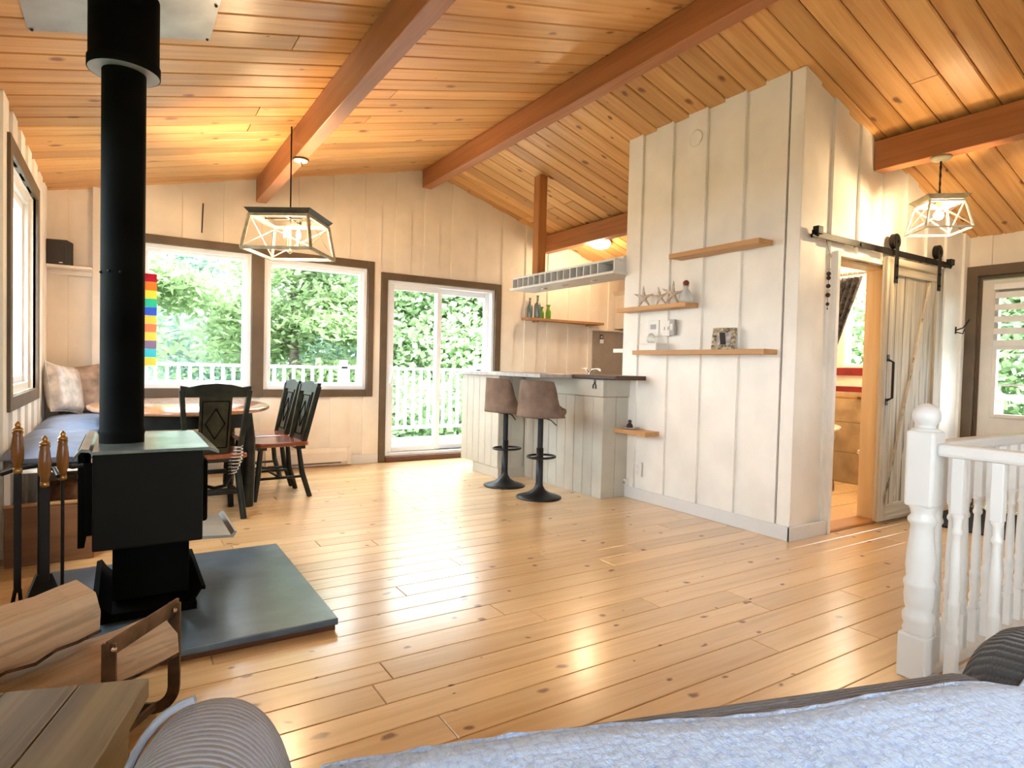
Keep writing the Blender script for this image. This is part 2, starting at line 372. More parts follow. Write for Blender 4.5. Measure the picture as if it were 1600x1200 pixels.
# ---- walls
def wall(name, u0, u1, topf, t0, t1, holes, mat, along='x', brk=(), boards=None, bside=-1, bthick=.018, boffs=0.0, bmat=None, ubase=None):
    """wall slab from u0..u1, thickness t0..t1, holes=(ua,ub,za,zb); boards=(width, period)"""
    fn = (lambda u, z, t: (u, t, z)) if along == 'x' else (lambda u, z, t: (t, u, z))
    def cells(a, b, mb, ta, tb, hs):
        us = sorted({a, b} | {h[0] for h in hs if a < h[0] < b} | {h[1] for h in hs if a < h[1] < b} | {q for q in brk if a < q < b})
        for ua, ub in zip(us, us[1:]):
            um = (ua+ub)/2; cuts = sorted((h[2], h[3]) for h in hs if h[0] <= um <= h[1]); z = 0.0
            for za, zb in cuts+[(None, None)]:
                ztop_a, ztop_b = (za, za) if za is not None else (topf(ua), topf(ub))
                if min(ztop_a, ztop_b) > z+.004:
                    mb.hexa([fn(ua,z,ta),fn(ub,z,ta),fn(ub,z,tb),fn(ua,z,tb),fn(ua,ztop_a,ta),fn(ub,ztop_b,ta),fn(ub,ztop_b,tb),fn(ua,ztop_a,tb)])
                if zb is not None: z = max(z, zb)
    mb = MB(); cells(u0, u1, mb, t0, t1, holes); wo = struct(fixn(obj(name, mb, mat)))
    if boards:
        bw, per = boards; face = t0 if bside < 0 else t1; u = u0+boffs
        while u < u1:
            a, b = max(u, u0), min(u+bw, u1)
            if b-a > .02:
                bm_ = MB(); cells(a, b, bm_, face+bside*bthick, face, holes)
                if bm_.v: fixn(obj('wall_board', bm_, bmat or mat, wo))
            u += per
    return wo
W1 = (.12, 1.07, .82, 2.145); W2 = (1.185, 2.245, .81, 2.125); SL = (2.47, 3.86, .06, 2.03)
cz = lambda x: zc(x)+.03
wall_back = wall('wall_back', XL-.12, XR+.12, cz, YB, YB+.14, [W1, W2, SL], 'wall', 'x', brk=(XRG,), boards=(.185, .349), boffs=.09)
LW = (4.40, 5.62, .86, 2.215); LW2 = (2.85, 3.80, .75, 2.1)
wall_left = wall('wall_left', YR, YB, lambda u: zl(XL)+.03, XL-.14, XL, [LW, LW2, (-2.1, -.25, .65, 2.15)], 'wallw', 'y', boards=(.185, .337), bside=1, boffs=.05)
RD = (1.36, 2.30, .0, 1.97); BWIN = (3.02, 3.46, 1.17, 1.98)
wall_right = wall('wall_right', YR, YB, lambda u: zr(XR)+.03, XR, XR+.14, [RD, BWIN], 'wall', 'y', boards=(.185, .337), bside=-1, boffs=.1, bthick=.012)
RW1 = (.3, 1.7, .9, 2.15)
wall_rear = wall('wall_rear', XL-.12, XR+.12, cz, YR-.14, YR, [RW1], 'wall', 'x', brk=(XRG,))
# bathroom box
wall_bath_side = wall('wall_bathroom_side', YN, YF, lambda u: zr(XB)+.02, XB, XB+.1, [], 'wallw', 'y', boards=(.18, .337), bside=-1, boffs=.09, bthick=.022)
BD = (4.13, 4.80, .0, 1.91)
wall_bath_front = wall('wall_bathroom_front', XB, XR, lambda u: zr(u)+.02, YN, YN+.1, [BD], 'wallw', 'x', boards=(.16, .337), bside=-1, boffs=.0, bthick=.02)
wall_bath_back = wall('wall_bathroom_back', XB, XR, lambda u: zr(u)+.02, YF-.1, YF, [], 'bathwall', 'x')
# baseboards
def baseboard(name, *bx):
    mb = MB()
    for b in bx: mb.box(*b)
    return struct(obj(name, mb, 'white', bev=.004))
baseboard('baseboard_box', (XB-.042, XB-.022, YN-.04, YF, 0, .095), (XB-.042, 4.11, YN-.042, YN-.02, 0, .095))
baseboard('baseboard_back', (2.08, 2.39, YB-.04, YB-.018, 0, .10), (XL, 1.2, YB-.04, YB-.018, 0, .10))
# corner boards of the box
tr = MB(); tr.box(XB-.03, XB-.0, YN-.028, YN+.07, .095, zr(XB)); struct(obj('trim_1', tr, 'wallw', bev=.004))
tr = MB(); tr.box(-.225, -.165, YB-.05, YB-.018, 0, zl(-.2)); struct(obj('trim_2', tr, 'wall', bev=.004))

# ---- windows
def frame_parts(parent, rect, t_in, t_out, fw, along='x', mat='vinyl', name='frame_side'):
    a, b, z0, z1 = rect
    fn = (lambda u0, u1, t0, t1, za, zb: (u0, u1, t0, t1, za, zb)) if along == 'x' else (lambda u0, u1, t0, t1, za, zb: (t0, t1, u0, u1, za, zb))
    for r in ((a, a+fw, z0, z1), (b-fw, b, z0, z1), (a+fw, b-fw, z0, z0+fw), (a+fw, b-fw, z1-fw, z1)):
        obj(name, MB().box(*fn(r[0], r[1], t_in, t_out, r[2], r[3])), mat, parent, bev=.006)
def pane(parent, rect, t, along='x', mat='glass'):
    a, b, z0, z1 = rect
    mb = MB().box(a, b, t, t+.006, z0, z1) if along == 'x' else MB().box(t, t+.006, a, b, z0, z1)
    return obj('pane', mb, mat, parent)
def casing(parent, rects, t0, t1, along='x', mat='trim'):
    for a, b, z0, z1 in rects:
        mb = MB().box(a, b, t0, t1, z0, z1) if along == 'x' else MB().box(t0, t1, a, b, z0, z1)
        obj('casing', mb, mat, parent, bev=.003)
def inset(r, d): return (r[0]+d, r[1]-d, r[2]+d, r[3]-d)
for i, W in enumerate((W1, W2)):
    wn = sempty('window_%d' % (i+1))
    frame_parts(wn, W, YB-.01, YB+.10, .045); frame_parts(wn, inset(W, .045), YB+.02, YB+.075, .03, name='sash')
    pane(wn, inset(W, .075), YB+.05)
    T = YB-.04; F = YB-.0
    if i == 0: casing(wn, [(W[0]-.07, W[0], .735, 2.22), (W[0], 1.07, 2.145, 2.22), (W[0], 1.07, .735, .82)], T, F)
    else: casing(wn, [(1.07, 1.185, .735, 2.21), (1.185, 2.245, 2.125, 2.205), (1.185, 2.245, .735, .81), (2.245, 2.315, .735, 2.205)], T, F)
wn = sempty('window_3')
frame_parts(wn, LW, XL-.12, XL-.02, .05, 'y', 'white'); frame_parts(wn, inset(LW, .05), XL-.10, XL-.05, .045, 'y', name='sash')
pane(wn, inset(LW, .095), XL-.08, 'y')
obj('mullion', MB().box(XL-.10, XL-.05, 4.98, 5.05, LW[2]+.095, LW[3]-.095), 'vinyl', wn, bev=.005)
casing(wn, [(LW[0]-.09, LW[0], .78, 2.305), (LW[1], LW[1]+.085, .78, 2.305), (LW[0], LW[1], LW[3], 2.305), (LW[0], LW[1], .78, LW[2])], XL, XL+.035, 'y', 'trim')
for k, W in enumerate((RW1,)):
    wn = sempty('window_%d' % (5+k)); frame_parts(wn, W, YR-.1, YR-.02, .06); pane(wn, inset(W, .06), YR-.06);  # unseen rear window, added to let sky light into the room
    obj('mullion', MB().box((W[0]+W[1])/2-.03, (W[0]+W[1])/2+.03, YR-.09, YR-.03, W[2]+.06, W[3]-.06), 'vinyl', wn)
wn = sempty('window_7'); LWr = (-2.1, -.25, .65, 2.15); frame_parts(wn, LWr, XL-.1, XL-.02, .06, 'y'); pane(wn, inset(LWr, .06), XL-.06, 'y')  # unseen left window, added and sized to light the sofa end
wn = sempty('window_8'); frame_parts(wn, LW2, XL-.1, XL-.02, .06, 'y'); pane(wn, inset(LW2, .06), XL-.06, 'y'); casing(wn, [(LW2[0]-.09, LW2[0], .66, 2.19), (LW2[1], LW2[1]+.09, .66, 2.19), (LW2[0], LW2[1], 2.1, 2.19), (LW2[0], LW2[1], .66, .75)], XL, XL+.035, 'y', 'trim')
# bathroom window
wn = sempty('window_4'); frame_parts(wn, BWIN, XR-.01, XR+.1, .035, 'y'); pane(wn, inset(BWIN, .035), XR+.05, 'y')
obj('meeting_rail', MB().box(XR+.01, XR+.06, BWIN[0]+.035, BWIN[1]-.035, 1.59, 1.63), 'vinyl', wn)
for zz in (1.39, 1.80): obj('muntin', MB().box(XR+.02, XR+.05, BWIN[0]+.035, BWIN[1]-.035, zz-.008, zz+.008), 'vinyl', wn)
casing(wn, [(BWIN[0]-.06, BWIN[1]+.06, BWIN[2]-.075, BWIN[2])], XR-.03, XR, 'y', 'red')
casing(wn, [(2.5, 3.9, .93, .985)], XR-.03, XR-.012, 'y', 'red')

# ---- sliding door
dr = sempty('door_1'); frame_parts(dr, SL, YB-.01, YB+.12, .04)
for (a, b, t) in ((2.51, 3.16, YB+.02), (3.10, 3.82, YB+.065)):
    frame_parts(dr, (a, b, .10, 1.99), t, t+.04, .06, name='stile'); pane(dr, (a+.06, b-.06, .16, 1.93), t+.017)
obj('bottom_track', MB().box(2.51, 3.82, YB+.0, YB+.11, .06, .10), 'vinyl', dr)
obj('threshold', MB().box(2.47, 3.86, YB-.06, YB+.06, .0, .06), 'brownrail', dr, bev=.004)
casing(dr, [(2.40, 2.47, 0, 2.105), (3.86, 3.94, 0, 2.105), (2.47, 3.86, 2.03, 2.105)], YB-.04, YB)
obj('pull_handle', MB().tube([(2.535, YB+.02, .86), (2.535, YB-.025, .88), (2.55, YB-.035, .97), (2.535, YB-.025, 1.06), (2.535, YB+.02, 1.08)], .010), 'vinyl', dr)

# ---- right outer door
dr = sempty('door_3'); y0, y1, z1 = 1.40, 2.28, 1.93
casing(dr, [(2.30, 2.385, 0, 2.05), (1.28, 1.36, 0, 2.05), (1.36, 2.30, 1.965, 2.05)], XR-.05, XR, 'y')
obj('jamb', MB().box(XR-.0, XR+.1, 2.28, 2.30, 0, 1.97).box(XR, XR+.1, 1.36, 1.40, 0, 1.97).box(XR, XR+.1, 1.40, 2.28, 1.94, 1.97), 'trim', dr)
gl = (1.54, 2.16, .80, 1.80)
lf = MB().box(XR+.01, XR+.055, gl[1], y1, .01, z1).box(XR+.01, XR+.055, y0, gl[0], .01, z1).box(XR+.01, XR+.055, gl[0], gl[1], gl[3], z1).box(XR+.01, XR+.055, gl[0], gl[1], .01, gl[2])
leaf = obj('door_leaf', lf, 'door', dr)
frame_parts(dr, (gl[0]-.03, gl[1]+.03, gl[2]-.03, gl[3]+.03), XR-.005, XR+.012, .035, 'y', 'door', name='glass_bead')
pane(dr, gl, XR+.035, 'y')
for k in (1, 2): obj('muntin', MB().box(XR+.022, XR+.032, gl[0]+(gl[1]-gl[0])*k/3-.008, gl[0]+(gl[1]-gl[0])*k/3+.008, gl[2], gl[3]), 'vinyl', dr)
for k in range(1, 4): obj('muntin', MB().box(XR+.022, XR+.032, gl[0], gl[1], gl[2]+k*.25-.008, gl[2]+k*.25+.008), 'vinyl', dr)
bl = thing('zebra_blind', 'half lowered white and sheer striped roller blind on the right door', 'blind', (XR-.012, 1.85, 1.34))
for k in range(5): obj('opaque_band', MB().box(-.004, 0, -.33, .33, .03+k*.1, .08+k*.1), 'blind', bl)
for k in range(5): obj('sheer_band', MB().box(-.003, -.001, -.33, .33, .08+k*.1, .13+k*.1), 'sheer', bl)
obj('bottom_bar', MB().box(-.012, .004, -.335, .335, 0, .03), 'plate', bl, bev=.003)
obj('headrail', MB().box(-.03, .006, -.335, .335, .50, .55), 'blind', bl, bev=.004)

# ---- barn door to the bathroom
dr = sempty('door_2', (0, 0, 0)); yd = YN-.075; a, b, zt = 4.665, 5.53, 1.965
nb = 6; pw = (b-a)/nb
for k in range(nb): obj('plank', MB().box(a+k*pw+.0015, a+(k+1)*pw-.0015, yd, yd+.022, .03, zt), 'barn', dr, bev=.003)
yf_ = yd-.018
obj('stile', MB().box(a, a+.10, yf_, yd, .03, zt), 'barn', dr, bev=.003); obj('stile', MB().box(b-.10, b, yf_, yd, .03, zt), 'barn', dr, bev=.003)
obj('cross_rail', MB().box(a+.10, b-.10, yf_, yd, zt-.12, zt), 'barnx', dr, bev=.003); obj('cross_rail', MB().box(a+.10, b-.10, yf_, yd, .03, .15), 'barnx', dr, bev=.003)
br = MB(); br.add([(a+.10,yf_,.15),(a+.20,yf_,.15),(b-.10,yf_,zt-.14),(b-.10,yf_,zt-.12),(b-.20,yf_,zt-.12),(a+.10,yf_,.17)]+[(a+.10,yd,.15),(a+.20,yd,.15),(b-.10,yd,zt-.14),(b-.10,yd,zt-.12),(b-.20,yd,zt-.12),(a+.10,yd,.17)],
       [(0,1,2,3,4,5),(11,10,9,8,7,6)]+[(i,(i+1)%6,6+(i+1)%6,6+i) for i in range(6)])
fixn(obj('diagonal_brace', br, 'barn', dr))
obj('pull_handle', MB().tube([(a+.05,yf_,.92),(a+.05,yf_-.04,.94),(a+.05,yf_-.04,1.20),(a+.05,yf_,1.22)], .009, 8).cbox((a+.05,yf_-.003,.91),(.03,.006,.05)).cbox((a+.05,yf_-.003,1.23),(.03,.006,.05)), 'blackm', dr)
for hx in (4.775, 5.44):
    h = obj('strap_hanger', MB().box(hx-.026, hx+.026, yf_-.008, yf_-.002, 1.78, 2.12), 'blackm', dr, bev=.003)
    obj('wheel', MB().tube([(hx, yd-.02, 2.087), (hx, yd+.012, 2.087)], .055, 20), 'blackm', h)
    obj('bolt', MB().tube([(hx, yf_-.02, 2.087), (hx, yf_, 2.087)], .014, 8).tube([(hx, yf_-.016, 1.91), (hx, yf_, 1.91)], .012, 8).tube([(hx, yf_-.016, 1.82), (hx, yf_, 1.82)], .012, 8), 'blackm', h)
tk = thing('barn_door_track', 'long black steel track carrying the barn door rollers', 'track', (4.745, YN-.06, 2.012))
obj('rail_bar', MB().box(-.98, .98, -.006, .004, -.022, .022), 'blackm', tk, bev=.002)
for q in (-.92, -.40, .12, .55, .96): obj('standoff', MB().tube([(q, -.014, 0), (q, .041, 0)], .014, 10), 'blackm', tk)
for q in (-.93, .945): obj('end_stop', MB().box(q-.03, q+.03, -.03, .01, .0, .05), 'blackm', tk, bev=.004)
# jamb and head of the opening
jb = struct(obj('trim_3', MB().box(BD[0]-.0, BD[0]+.02, YN-.005, YN+.12, 0, BD[3]).box(BD[1]-.02, BD[1], YN-.005, YN+.12, 0, BD[3]).box(BD[0]+.02, BD[1]-.02, YN-.005, YN+.12, BD[3]-.02, BD[3]), 'jamb', bev=.003))
struct(obj('trim_4', MB().box(BD[0]-.035, BD[0], YN-.05, YN-.0, 0, BD[3]+.035).box(BD[0], BD[1]+.04, YN-.05, YN, BD[3], BD[3]+.035), 'wallw', bev=.003))
struct(obj('trim_5', MB().box(BD[0]+.02, BD[1], YN-.03, YN+.12, .0, .02), 'pinex', bev=.006))

# ---- ceiling beams, post
BG = 'roof beams along the ceiling'
def beam(x0, x1, z0, z1, y0, y1, label):
    return tag(obj('ceiling_beam', MB().box(x0, x1, y0, y1, z0, z1), 'beam', bev=.006), label, 'beam', BG)
beam(1.098, 1.195, 2.655, zl(1.098)+.0, YR+.01, YB-.02, 'brown beam over the dining table carrying the black lamp cord')
beam(2.862, 2.975, 3.105, ZRG-.02, YR+.01, YB-.02, 'brown ridge beam along the peak of the ceiling')
beam(4.545, 4.655, 2.568, zr(4.655)-.002, YF+.01, YB-.02, 'short brown beam in the kitchen beside the glowing dome light')
beam(4.545, 4.655, 2.568, zr(4.655)-.002, YR+.01, YN-.025, 'brown beam above the small white lantern near the barn door')
tag(obj('wooden_post', MB().box(3.60, 3.70, 5.22, 5.32, 2.062, zr(3.70)-.003), 'post', bev=.005), 'square brown post between the kitchen rack and the ceiling', 'post')

# ---- stairwell
wl = MB(); a, b, c, d_ = WELL; wl.box(a, a+.02, c, d_, -2.6, -.001).box(b-.02, b, c, d_, -2.6, -.001).box(a+.02, b-.02, d_-.02, d_, -2.6, -.001).box(a+.02, b-.02, c, c+.02, -2.6, -.001).box(a, b, c, d_, -2.62, -2.6)
struct(obj('wall_stairwell', wl, 'well'))

# ================================================================== STAIR RAILING
RZ = .865
sq = lambda mb, h, z0, z1: mb.box(-h, h, -h, h, z0, z1)
def turned(zz, r, prof): return [(r*k, z) for k, z in prof]
def newel(x, y, label):
    t = thing('newel_post', label, 'post', (x, y, 0))
    obj('base_block', sq(MB(), .048, 0, .165), 'white', t, bev=.008)
    pr = [(.046,.30),(.050,.31),(.044,.325),(.051,.34),(.051,.36),(.040,.372),(.046,.39),(.049,.42),(.047,.44),(.052,.452),(.052,.462),(.043,.475),(.048,.51),(.046,.55),(.038,.61),(.036,.64),(.046,.652),(.046,.662),(.036,.675),(.040,.69),(.046,.70),(.046,.705)]
    pr = [(r_, .165+(z_-.30)*(.47/.405)) for r_, z_ in pr]
    obj('turned_shaft', MB().lathe(pr, 28), 'white', t)
    obj('upper_block', sq(MB(), .047, .63, .905), 'white', t, bev=.01)
    obj('finial', MB().lathe([(.040,.900),(.046,.906),(.046,.911),(.030,.915),(.027,.918)]+[(max(.0005, .0455*math.sin(PI*q/12)), .959-.0455*math.cos(PI*q/12)) for q in range(3, 13)], 24), 'white', t)
    return t
newel(2.46, 1.06, 'turned white newel post with ball top at the stair corner')
# hand rails, bottom rails
t = thing('stair_handrail', 'white handrail leading from the newel post towards the sofa', 'handrail', (2.46, 0, 0), group='white stair handrails')
obj('rail', MB().box(-.03, .03, -1.15, 1.015, RZ-.045, RZ), 'white', t, bev=.012); obj('base_rail', MB().box(-.035, .035, -1.15, 1.012, 0, .03), 'white', t, bev=.005)
t = thing('stair_handrail', 'white handrail running from the newel post towards the right wall', 'handrail', (0, 1.06, 0), group='white stair handrails')
obj('rail', MB().box(2.51, 4.40, -.03, .03, RZ-.045, RZ), 'white', t, bev=.012); obj('base_rail', MB().box(2.51, 4.40, -.035, .035, 0, .03), 'white', t, bev=.005)
def baluster(r, z0, zt, s):
    """square block, turned middle, square block"""
    t = D.objects.new('baluster', None); COL.objects.link(t)
    obj('base_block', sq(MB(), s, .03, .17), 'white', t, bev=.003)
    p = [(1,.24),(1.05,.25),(.8,.262),(1.0,.275),(1.0,.285),(.78,.30),(.95,.33),(1.0,.355),(1.08,.362),(1.08,.37),(.8,.38),(.9,.43),(.82,.50),(.66,.56),(.62,.585),(.9,.592),(.9,.60),(.66,.61),(.72,.63),(.8,.64),(1.0,.646),(1.0,.655)]
    obj('turned_shaft', MB().lathe([(r*k, .17+(z-.24)*(.455/.415)) for k, z in p], 18), 'white', t)
    obj('top_block', sq(MB(), s, .625, RZ-.045), 'white', t, bev=.003)
    return t
b0 = baluster(.0185, .03, .82, .018); first = True
ys = [.95-.115*k for k in range(9)]
ORD = ['first', 'second', 'third', 'fourth', 'fifth', 'sixth', 'seventh', 'eighth', 'ninth', 'tenth']
for k, yy in enumerate(ys):
    if yy < -1.1: break
    o = b0 if first else clone(b0); first = False; o.location = (2.46, yy, 0)
    tag(o, 'white turned baluster under the handrail beside the sofa, %s from the newel post' % ORD[k], 'baluster', 'balusters beside the sofa')
xs = [2.585+.113*k for k in range(10)]
for k, xx in enumerate(xs):
    o = clone(b0); o.location = (xx, 1.06, 0)
    nth = ORD[k]
    tag(o, ('white turned baluster under the far stair handrail, %s from the newel post' % nth) if nth else 'white turned baluster under the far stair handrail near the right wall', 'baluster', 'balusters of the far stair rail')

# ================================================================== WOOD STOVE AND HEARTH
h = thing('hearth_pad', 'dark slate hearth pad with brown edge lying under the wood stove', 'hearth', (.2, 3.06, 0))
obj('slate_slab', MB().box(-.55, .555, -.59, .61, .022, .05), 'slate', h, bev=.004)
obj('wooden_edge', MB().box(-.54, .545, -.58, .60, .001, .022), 'brownrail', h)
st = thing('wood_stove', 'black steel wood stove on a pedestal standing on the slate hearth', 'stove', (.08, 3.12, .05))
# local: body x -.195...21 ; y -.32...34
obj('firebox', MB().box(-.175, .205, -.31, .33, .30, .675), 'greenblk', st, bev=.006)
obj('heat_shield', MB().box(-.222, -.200, -.27, .31, .31, .69).box(-.20, -.175, -.29, -.27, .36, .64), 'black', st, bev=.003)
tp = MB(); prof = [(-.235, .668), (-.21, .70), (-.185, .698), (-.175, .688), (.225, .688), (.262, .672)]
pp = prof+[(x, z-.012) for x, z in prof[::-1]]
tp.prism(pp, lambda a, b, t: (a, t, b), -.325, .36); fixn(obj('top_plate', tp, 'stovetop', st))
obj('pedestal', MB().box(-.11, .165, -.20, .22, .06, .30), 'black', st, bev=.004)
bp = MB(); prof = [(-.175, .095), (-.155, .10), (-.135, .065), (-.11, .04), (.155, .04), (.18, .06), (.205, .10), (.22, .098)]
pp = prof+[(x, z-.014) for x, z in prof[::-1]]
bp.prism(pp, lambda a, b, t: (a, t, b), -.29, .30); fixn(obj('base_plate', bp, 'black', st))
obj('base_foot', MB().box(-.15, .19, -.27, .28, .0, .03), 'black', st)
dd = obj('loading_door', MB().box(.205, .235, -.20, .25, .35, .62), 'black', st, bev=.012)
obj('door_glass', MB().box(.235, .238, -.13, .18, .42, .58), 'speaker', dd)
obj('door_arm', MB().tube([(.22, -.17, .50), (.26, -.20, .49), (.30, -.21, .50), (.33, -.22, .56)], .008, 8), 'blackm', dd)
cs = []
for k in range(0, 121):
    a = k/120*9*2*PI; q = k/120; rr = .012+.013*math.sin(PI*q); ctr = Vector((.325+.03*q, -.22-.008*q, .545+.13*q)); cs.append(ctr+Vector((math.cos(a)*rr, math.sin(a)*rr, 0)))
obj('spring_handle', MB().tube(cs, .0022, 5), 'chrome', dd)
ap = MB(); prof = [(.205, .285), (.33, .275), (.345, .29), (.355, .288), (.34, .263), (.205, .27)]
ap.prism(prof, lambda a, b, t: (a, t, b), -.19, .24); fixn(obj('ash_lip', ap, 'steel', st))
# stove pipe
px_, py_ = .0, 3.10; ztop = zl(px_)
sp = thing('stove_pipe', 'tall black stove pipe rising from the stove top to the ceiling', 'stove pipe', (px_, py_, .74))
obj('flue', MB().lathe([(.083,0),(.083,.03),(.086,.04),(.083,.05),(.081,.06),(.081,1.62),(.079,1.65)], 36), 'black', sp)
obj('seam_bolt', MB().ball((-.078,-.03,.71), .006, 5).ball((-.05,-.065,.715), .005, 5).ball((-.01,-.081,.712), .005, 5), 'blackm', sp)
cc = MB(); n = 40
rz0 = ztop-.30-.74
cc.lathe([(.126,rz0-.02),(.134,rz0-.02),(.134,rz0+.02),(.129,rz0+.025),(.129,ztop-.74)], n)
fixn(obj('ceiling_collar', cc, 'black', sp)); obj('collar_rim', MB().lathe([(.081,rz0+.03),(.105,rz0+.03),(.126,rz0-.02),(.13,rz0-.021)], n), 'steel', sp)
cp = thing('ceiling_plate', 'grey sheet metal plate fixed to the ceiling around the stove pipe', 'metal plate', (px_, py_, ztop-.001), 0)
pm = MB(); ang = math.atan(.2414)
obj('sheet', MB().box(-.37, .37, -.36, .36, -.006, -.001), 'steel', cp, rot=(0, -ang, 0), bev=.001)
scr = MB()
for q in ((-.355,.345),(.355,.345),(.0,.345),(-.355,0),(.355,0)): scr.ball((q[0], q[1], -.008), .007, 5)
obj('screws', scr, 'dark', cp, rot=(0, -ang, 0))

# ---- fire tools
ft = thing('fire_tool_stand', 'black iron stand holding fireplace tools beside the stove', 'tool stand', (-.235, 2.58, .05))
obj('base', MB().box(-.11, .11, -.09, .09, 0, .015), 'blackm', ft, bev=.004)
obj('centre_rod', MB().tube([(-.0, .05, .015), (-.0, .05, .68)], .009, 10), 'blackm', ft)
obj('cross_arm', MB().tube([(-.10, -.0, .655), (-.06, .02, .668), (-.0, .05, .672), (.04, .02, .66), (.055, -.045, .645)], .007, 8).tube([(0,.05,.672),(.05,.055,.672),(.09,.045,.66),(.12,.045,.665)], .007, 8), 'blackm', ft)
def tool(name, label, x, y, ztop_, tip):
    t = thing(name, label, 'fire tool', (x, y, .05+tip[0])); L = ztop_-.05-tip[0]
    obj('turned_handle', MB().lathe([(.006,L-.14),(.013,L-.138),(.012,L-.125),(.0165,L-.115),(.0185,L-.075),(.015,L-.04),(.013,L-.03),(.016,L-.02),(.011,L-.015)], 16), 'handle', t)
    obj('finial', MB().lathe([(.011,L-.018),(.015,L-.014),(.014,L-.008),(.007,L-.004),(.009,L+.004),(.005,L+.012),(.0005,L+.016)], 12), 'brass', t)
    obj('ferrule', MB().lathe([(.008,L-.158),(.013,L-.155),(.013,L-.142),(.008,L-.138)], 12), 'brass', t)
    return t, L
G = 'fireplace tools on the stand'
t, L = tool('fire_tongs', 'black fire tongs with turned wooden handle hanging leftmost on the stand', -.29, 2.57, .865, (.10,)); t['group'] = G
obj('shaft', MB().box(-.010, .010, -.006, .006, .16, L-.15), 'blackm', t, bev=.002)
obj('jaws', MB().tube([(-.006,0,.17),(-.02,0,.08),(-.045,0,0)], .006, 7).tube([(.006,0,.17),(.012,0,.07),(.028,0,.0)], .006, 7), 'blackm', t)
t, L = tool('hearth_shovel', 'black hearth shovel with turned wooden handle hanging in the middle of the stand', -.215, 2.53, .82, (.12,)); t['group'] = G
obj('shaft', MB().box(-.014, .014, -.005, .005, .18, L-.15), 'blackm', t, bev=.002)
sh = MB(); sh.add([(-.05,-.012,0),(.05,-.012,0),(.055,-.004,.10),(.02,0,.20),(-.02,0,.20),(-.055,-.004,.10)]+[(-.05,-.006,0),(.05,-.006,0),(.055,.002,.10),(.02,.006,.20),(-.02,.006,.20),(-.055,.002,.10)], [(0,1,2,3,4,5),(11,10,9,8,7,6)]+[(i,(i+1)%6,6+(i+1)%6,6+i) for i in range(6)])
fixn(obj('blade', sh, 'blackm', t))
t, L = tool('fire_poker', 'slim black fire poker with turned wooden handle hanging nearest the stove', -.173, 2.62, .825, (.09,)); t['group'] = G
obj('shaft', MB().tube([(0,0,0),(0,0,L-.15)], .0055, 8), 'blackm', t); obj('hook', MB().tube([(0,0,.04),(.02,0,.03),(.025,0,.055)], .005, 6), 'blackm', t)

# ---- log rack and logs
lr = thing('log_rack', 'brown iron firewood rack in front of the stove', 'log rack', (-.05, 2.02, 0))
def strap(p, w=.03, tck=.008):
    mb = MB()
    for a, b in zip(p, p[1:]): mb.bar(a, b, w, tck)
    return mb
def ubend(x0, y0, x1, y1, zt, r=.07):
    """flat bar: up one side, round the bottom, up the other side"""
    d = Vector((x1-x0, y1-y0, 0)); L = d.length; d.normalize(); o = Vector((x0, y0, 0)); P = []
    P.append(o+Vector((0,0,zt)))
    for k in range(0, 7): a = PI/2*k/6; P.append(o+d*(r-r*math.cos(a))+Vector((0,0,.10+r-r*math.sin(a)-.08)))
    for k in range(0, 7): a = PI/2*k/6; P.append(o+d*(L-r+r*math.sin(a))+Vector((0,0,.02+r-r*math.cos(a))))
    P.append(o+d*L+Vector((0,0,zt))); mb = MB(); [mb.bar(q0, q1, .034, .009, upv=(-d.y, d.x, 0)) for q0, q1 in zip(P, P[1:])]; return mb
obj('side_hoop', ubend(-.20, .30, .19, .10, .35), 'iron_rust', lr); obj('side_hoop', ubend(-.36, .02, .025, -.13, .35), 'iron_rust', lr)
obj('side_bar', MB().bar((.20,.115,.335),(.02,-.135,.335),.009,.045), 'iron_rust', lr, bev=.002); obj('side_bar', MB().bar((-.20,.315,.335),(-.365,.0,.335),.009,.045), 'iron_rust', lr, bev=.002)
obj('floor_bar', MB().bar((.14,.125,.028),(-.03,-.11,.028),.012,.02).bar((-.15,.27,.028),(-.31,.0,.028),.012,.02), 'iron_rust', lr)
obj('rivets', MB().ball((.188,.075,.335), .008, 6).ball((.035,-.135,.335), .008, 6), 'chrome', lr)
def split_log(label, loc, rot, L, w, hh, seed):
    rnd = random.Random(seed); t = thing('split_log', label, 'firewood', loc); t.rotation_euler = rot
    ns = 9; prof = [(-.5,-.42),(.42,-.5),(.52,.15),(.30,.5),(-.25,.46),(-.52,.1)]; vs = []
    for i in range(ns):
        x = (i/(ns-1)-.5)*L; k = 1-.06*abs(i/(ns-1)-.5)
        for a, b in prof: vs.append((x+rnd.uniform(-.008,.008), a*w*k+rnd.uniform(-.006,.006), b*hh*k+rnd.uniform(-.006,.006)))
    n = len(prof); fs = [(i*n+j, i*n+(j+1) % n, (i+1)*n+(j+1) % n, (i+1)*n+j) for i in range(ns-1) for j in range(n)]+[tuple(range(n))[::-1], tuple(range((ns-1)*n, ns*n))]
    mb = MB(); mb.add(vs, fs); fixn(obj('wood', mb, 'log', t, bev=.004))
    bk_ = MB(); vs2 = []
    for i in range(ns):
        for j in (5, 0, 1): v = vs[i*n+j]; vs2.append((v[0], v[1]*1.02-.003, v[2]*1.02))
    bk_.add(vs2, [(i*3+j, i*3+j+1, (i+1)*3+j+1, (i+1)*3+j) for i in range(ns-1) for j in range(1, 2)])
    o = obj('bark', bk_, 'bark', t); md = o.modifiers.new('thick', 'SOLIDIFY'); md.thickness = .008
    return t
split_log('split firewood log lying higher on the left of the iron rack', (-.275, 2.0, .365), (R(12), R(-7), R(28)), .44, .15, .13, 3)
split_log('knotty split firewood log lying at the front of the iron rack', (-.085, 2.08, .215), (R(-14), R(-6), R(20)), .43, .19, .13, 5)
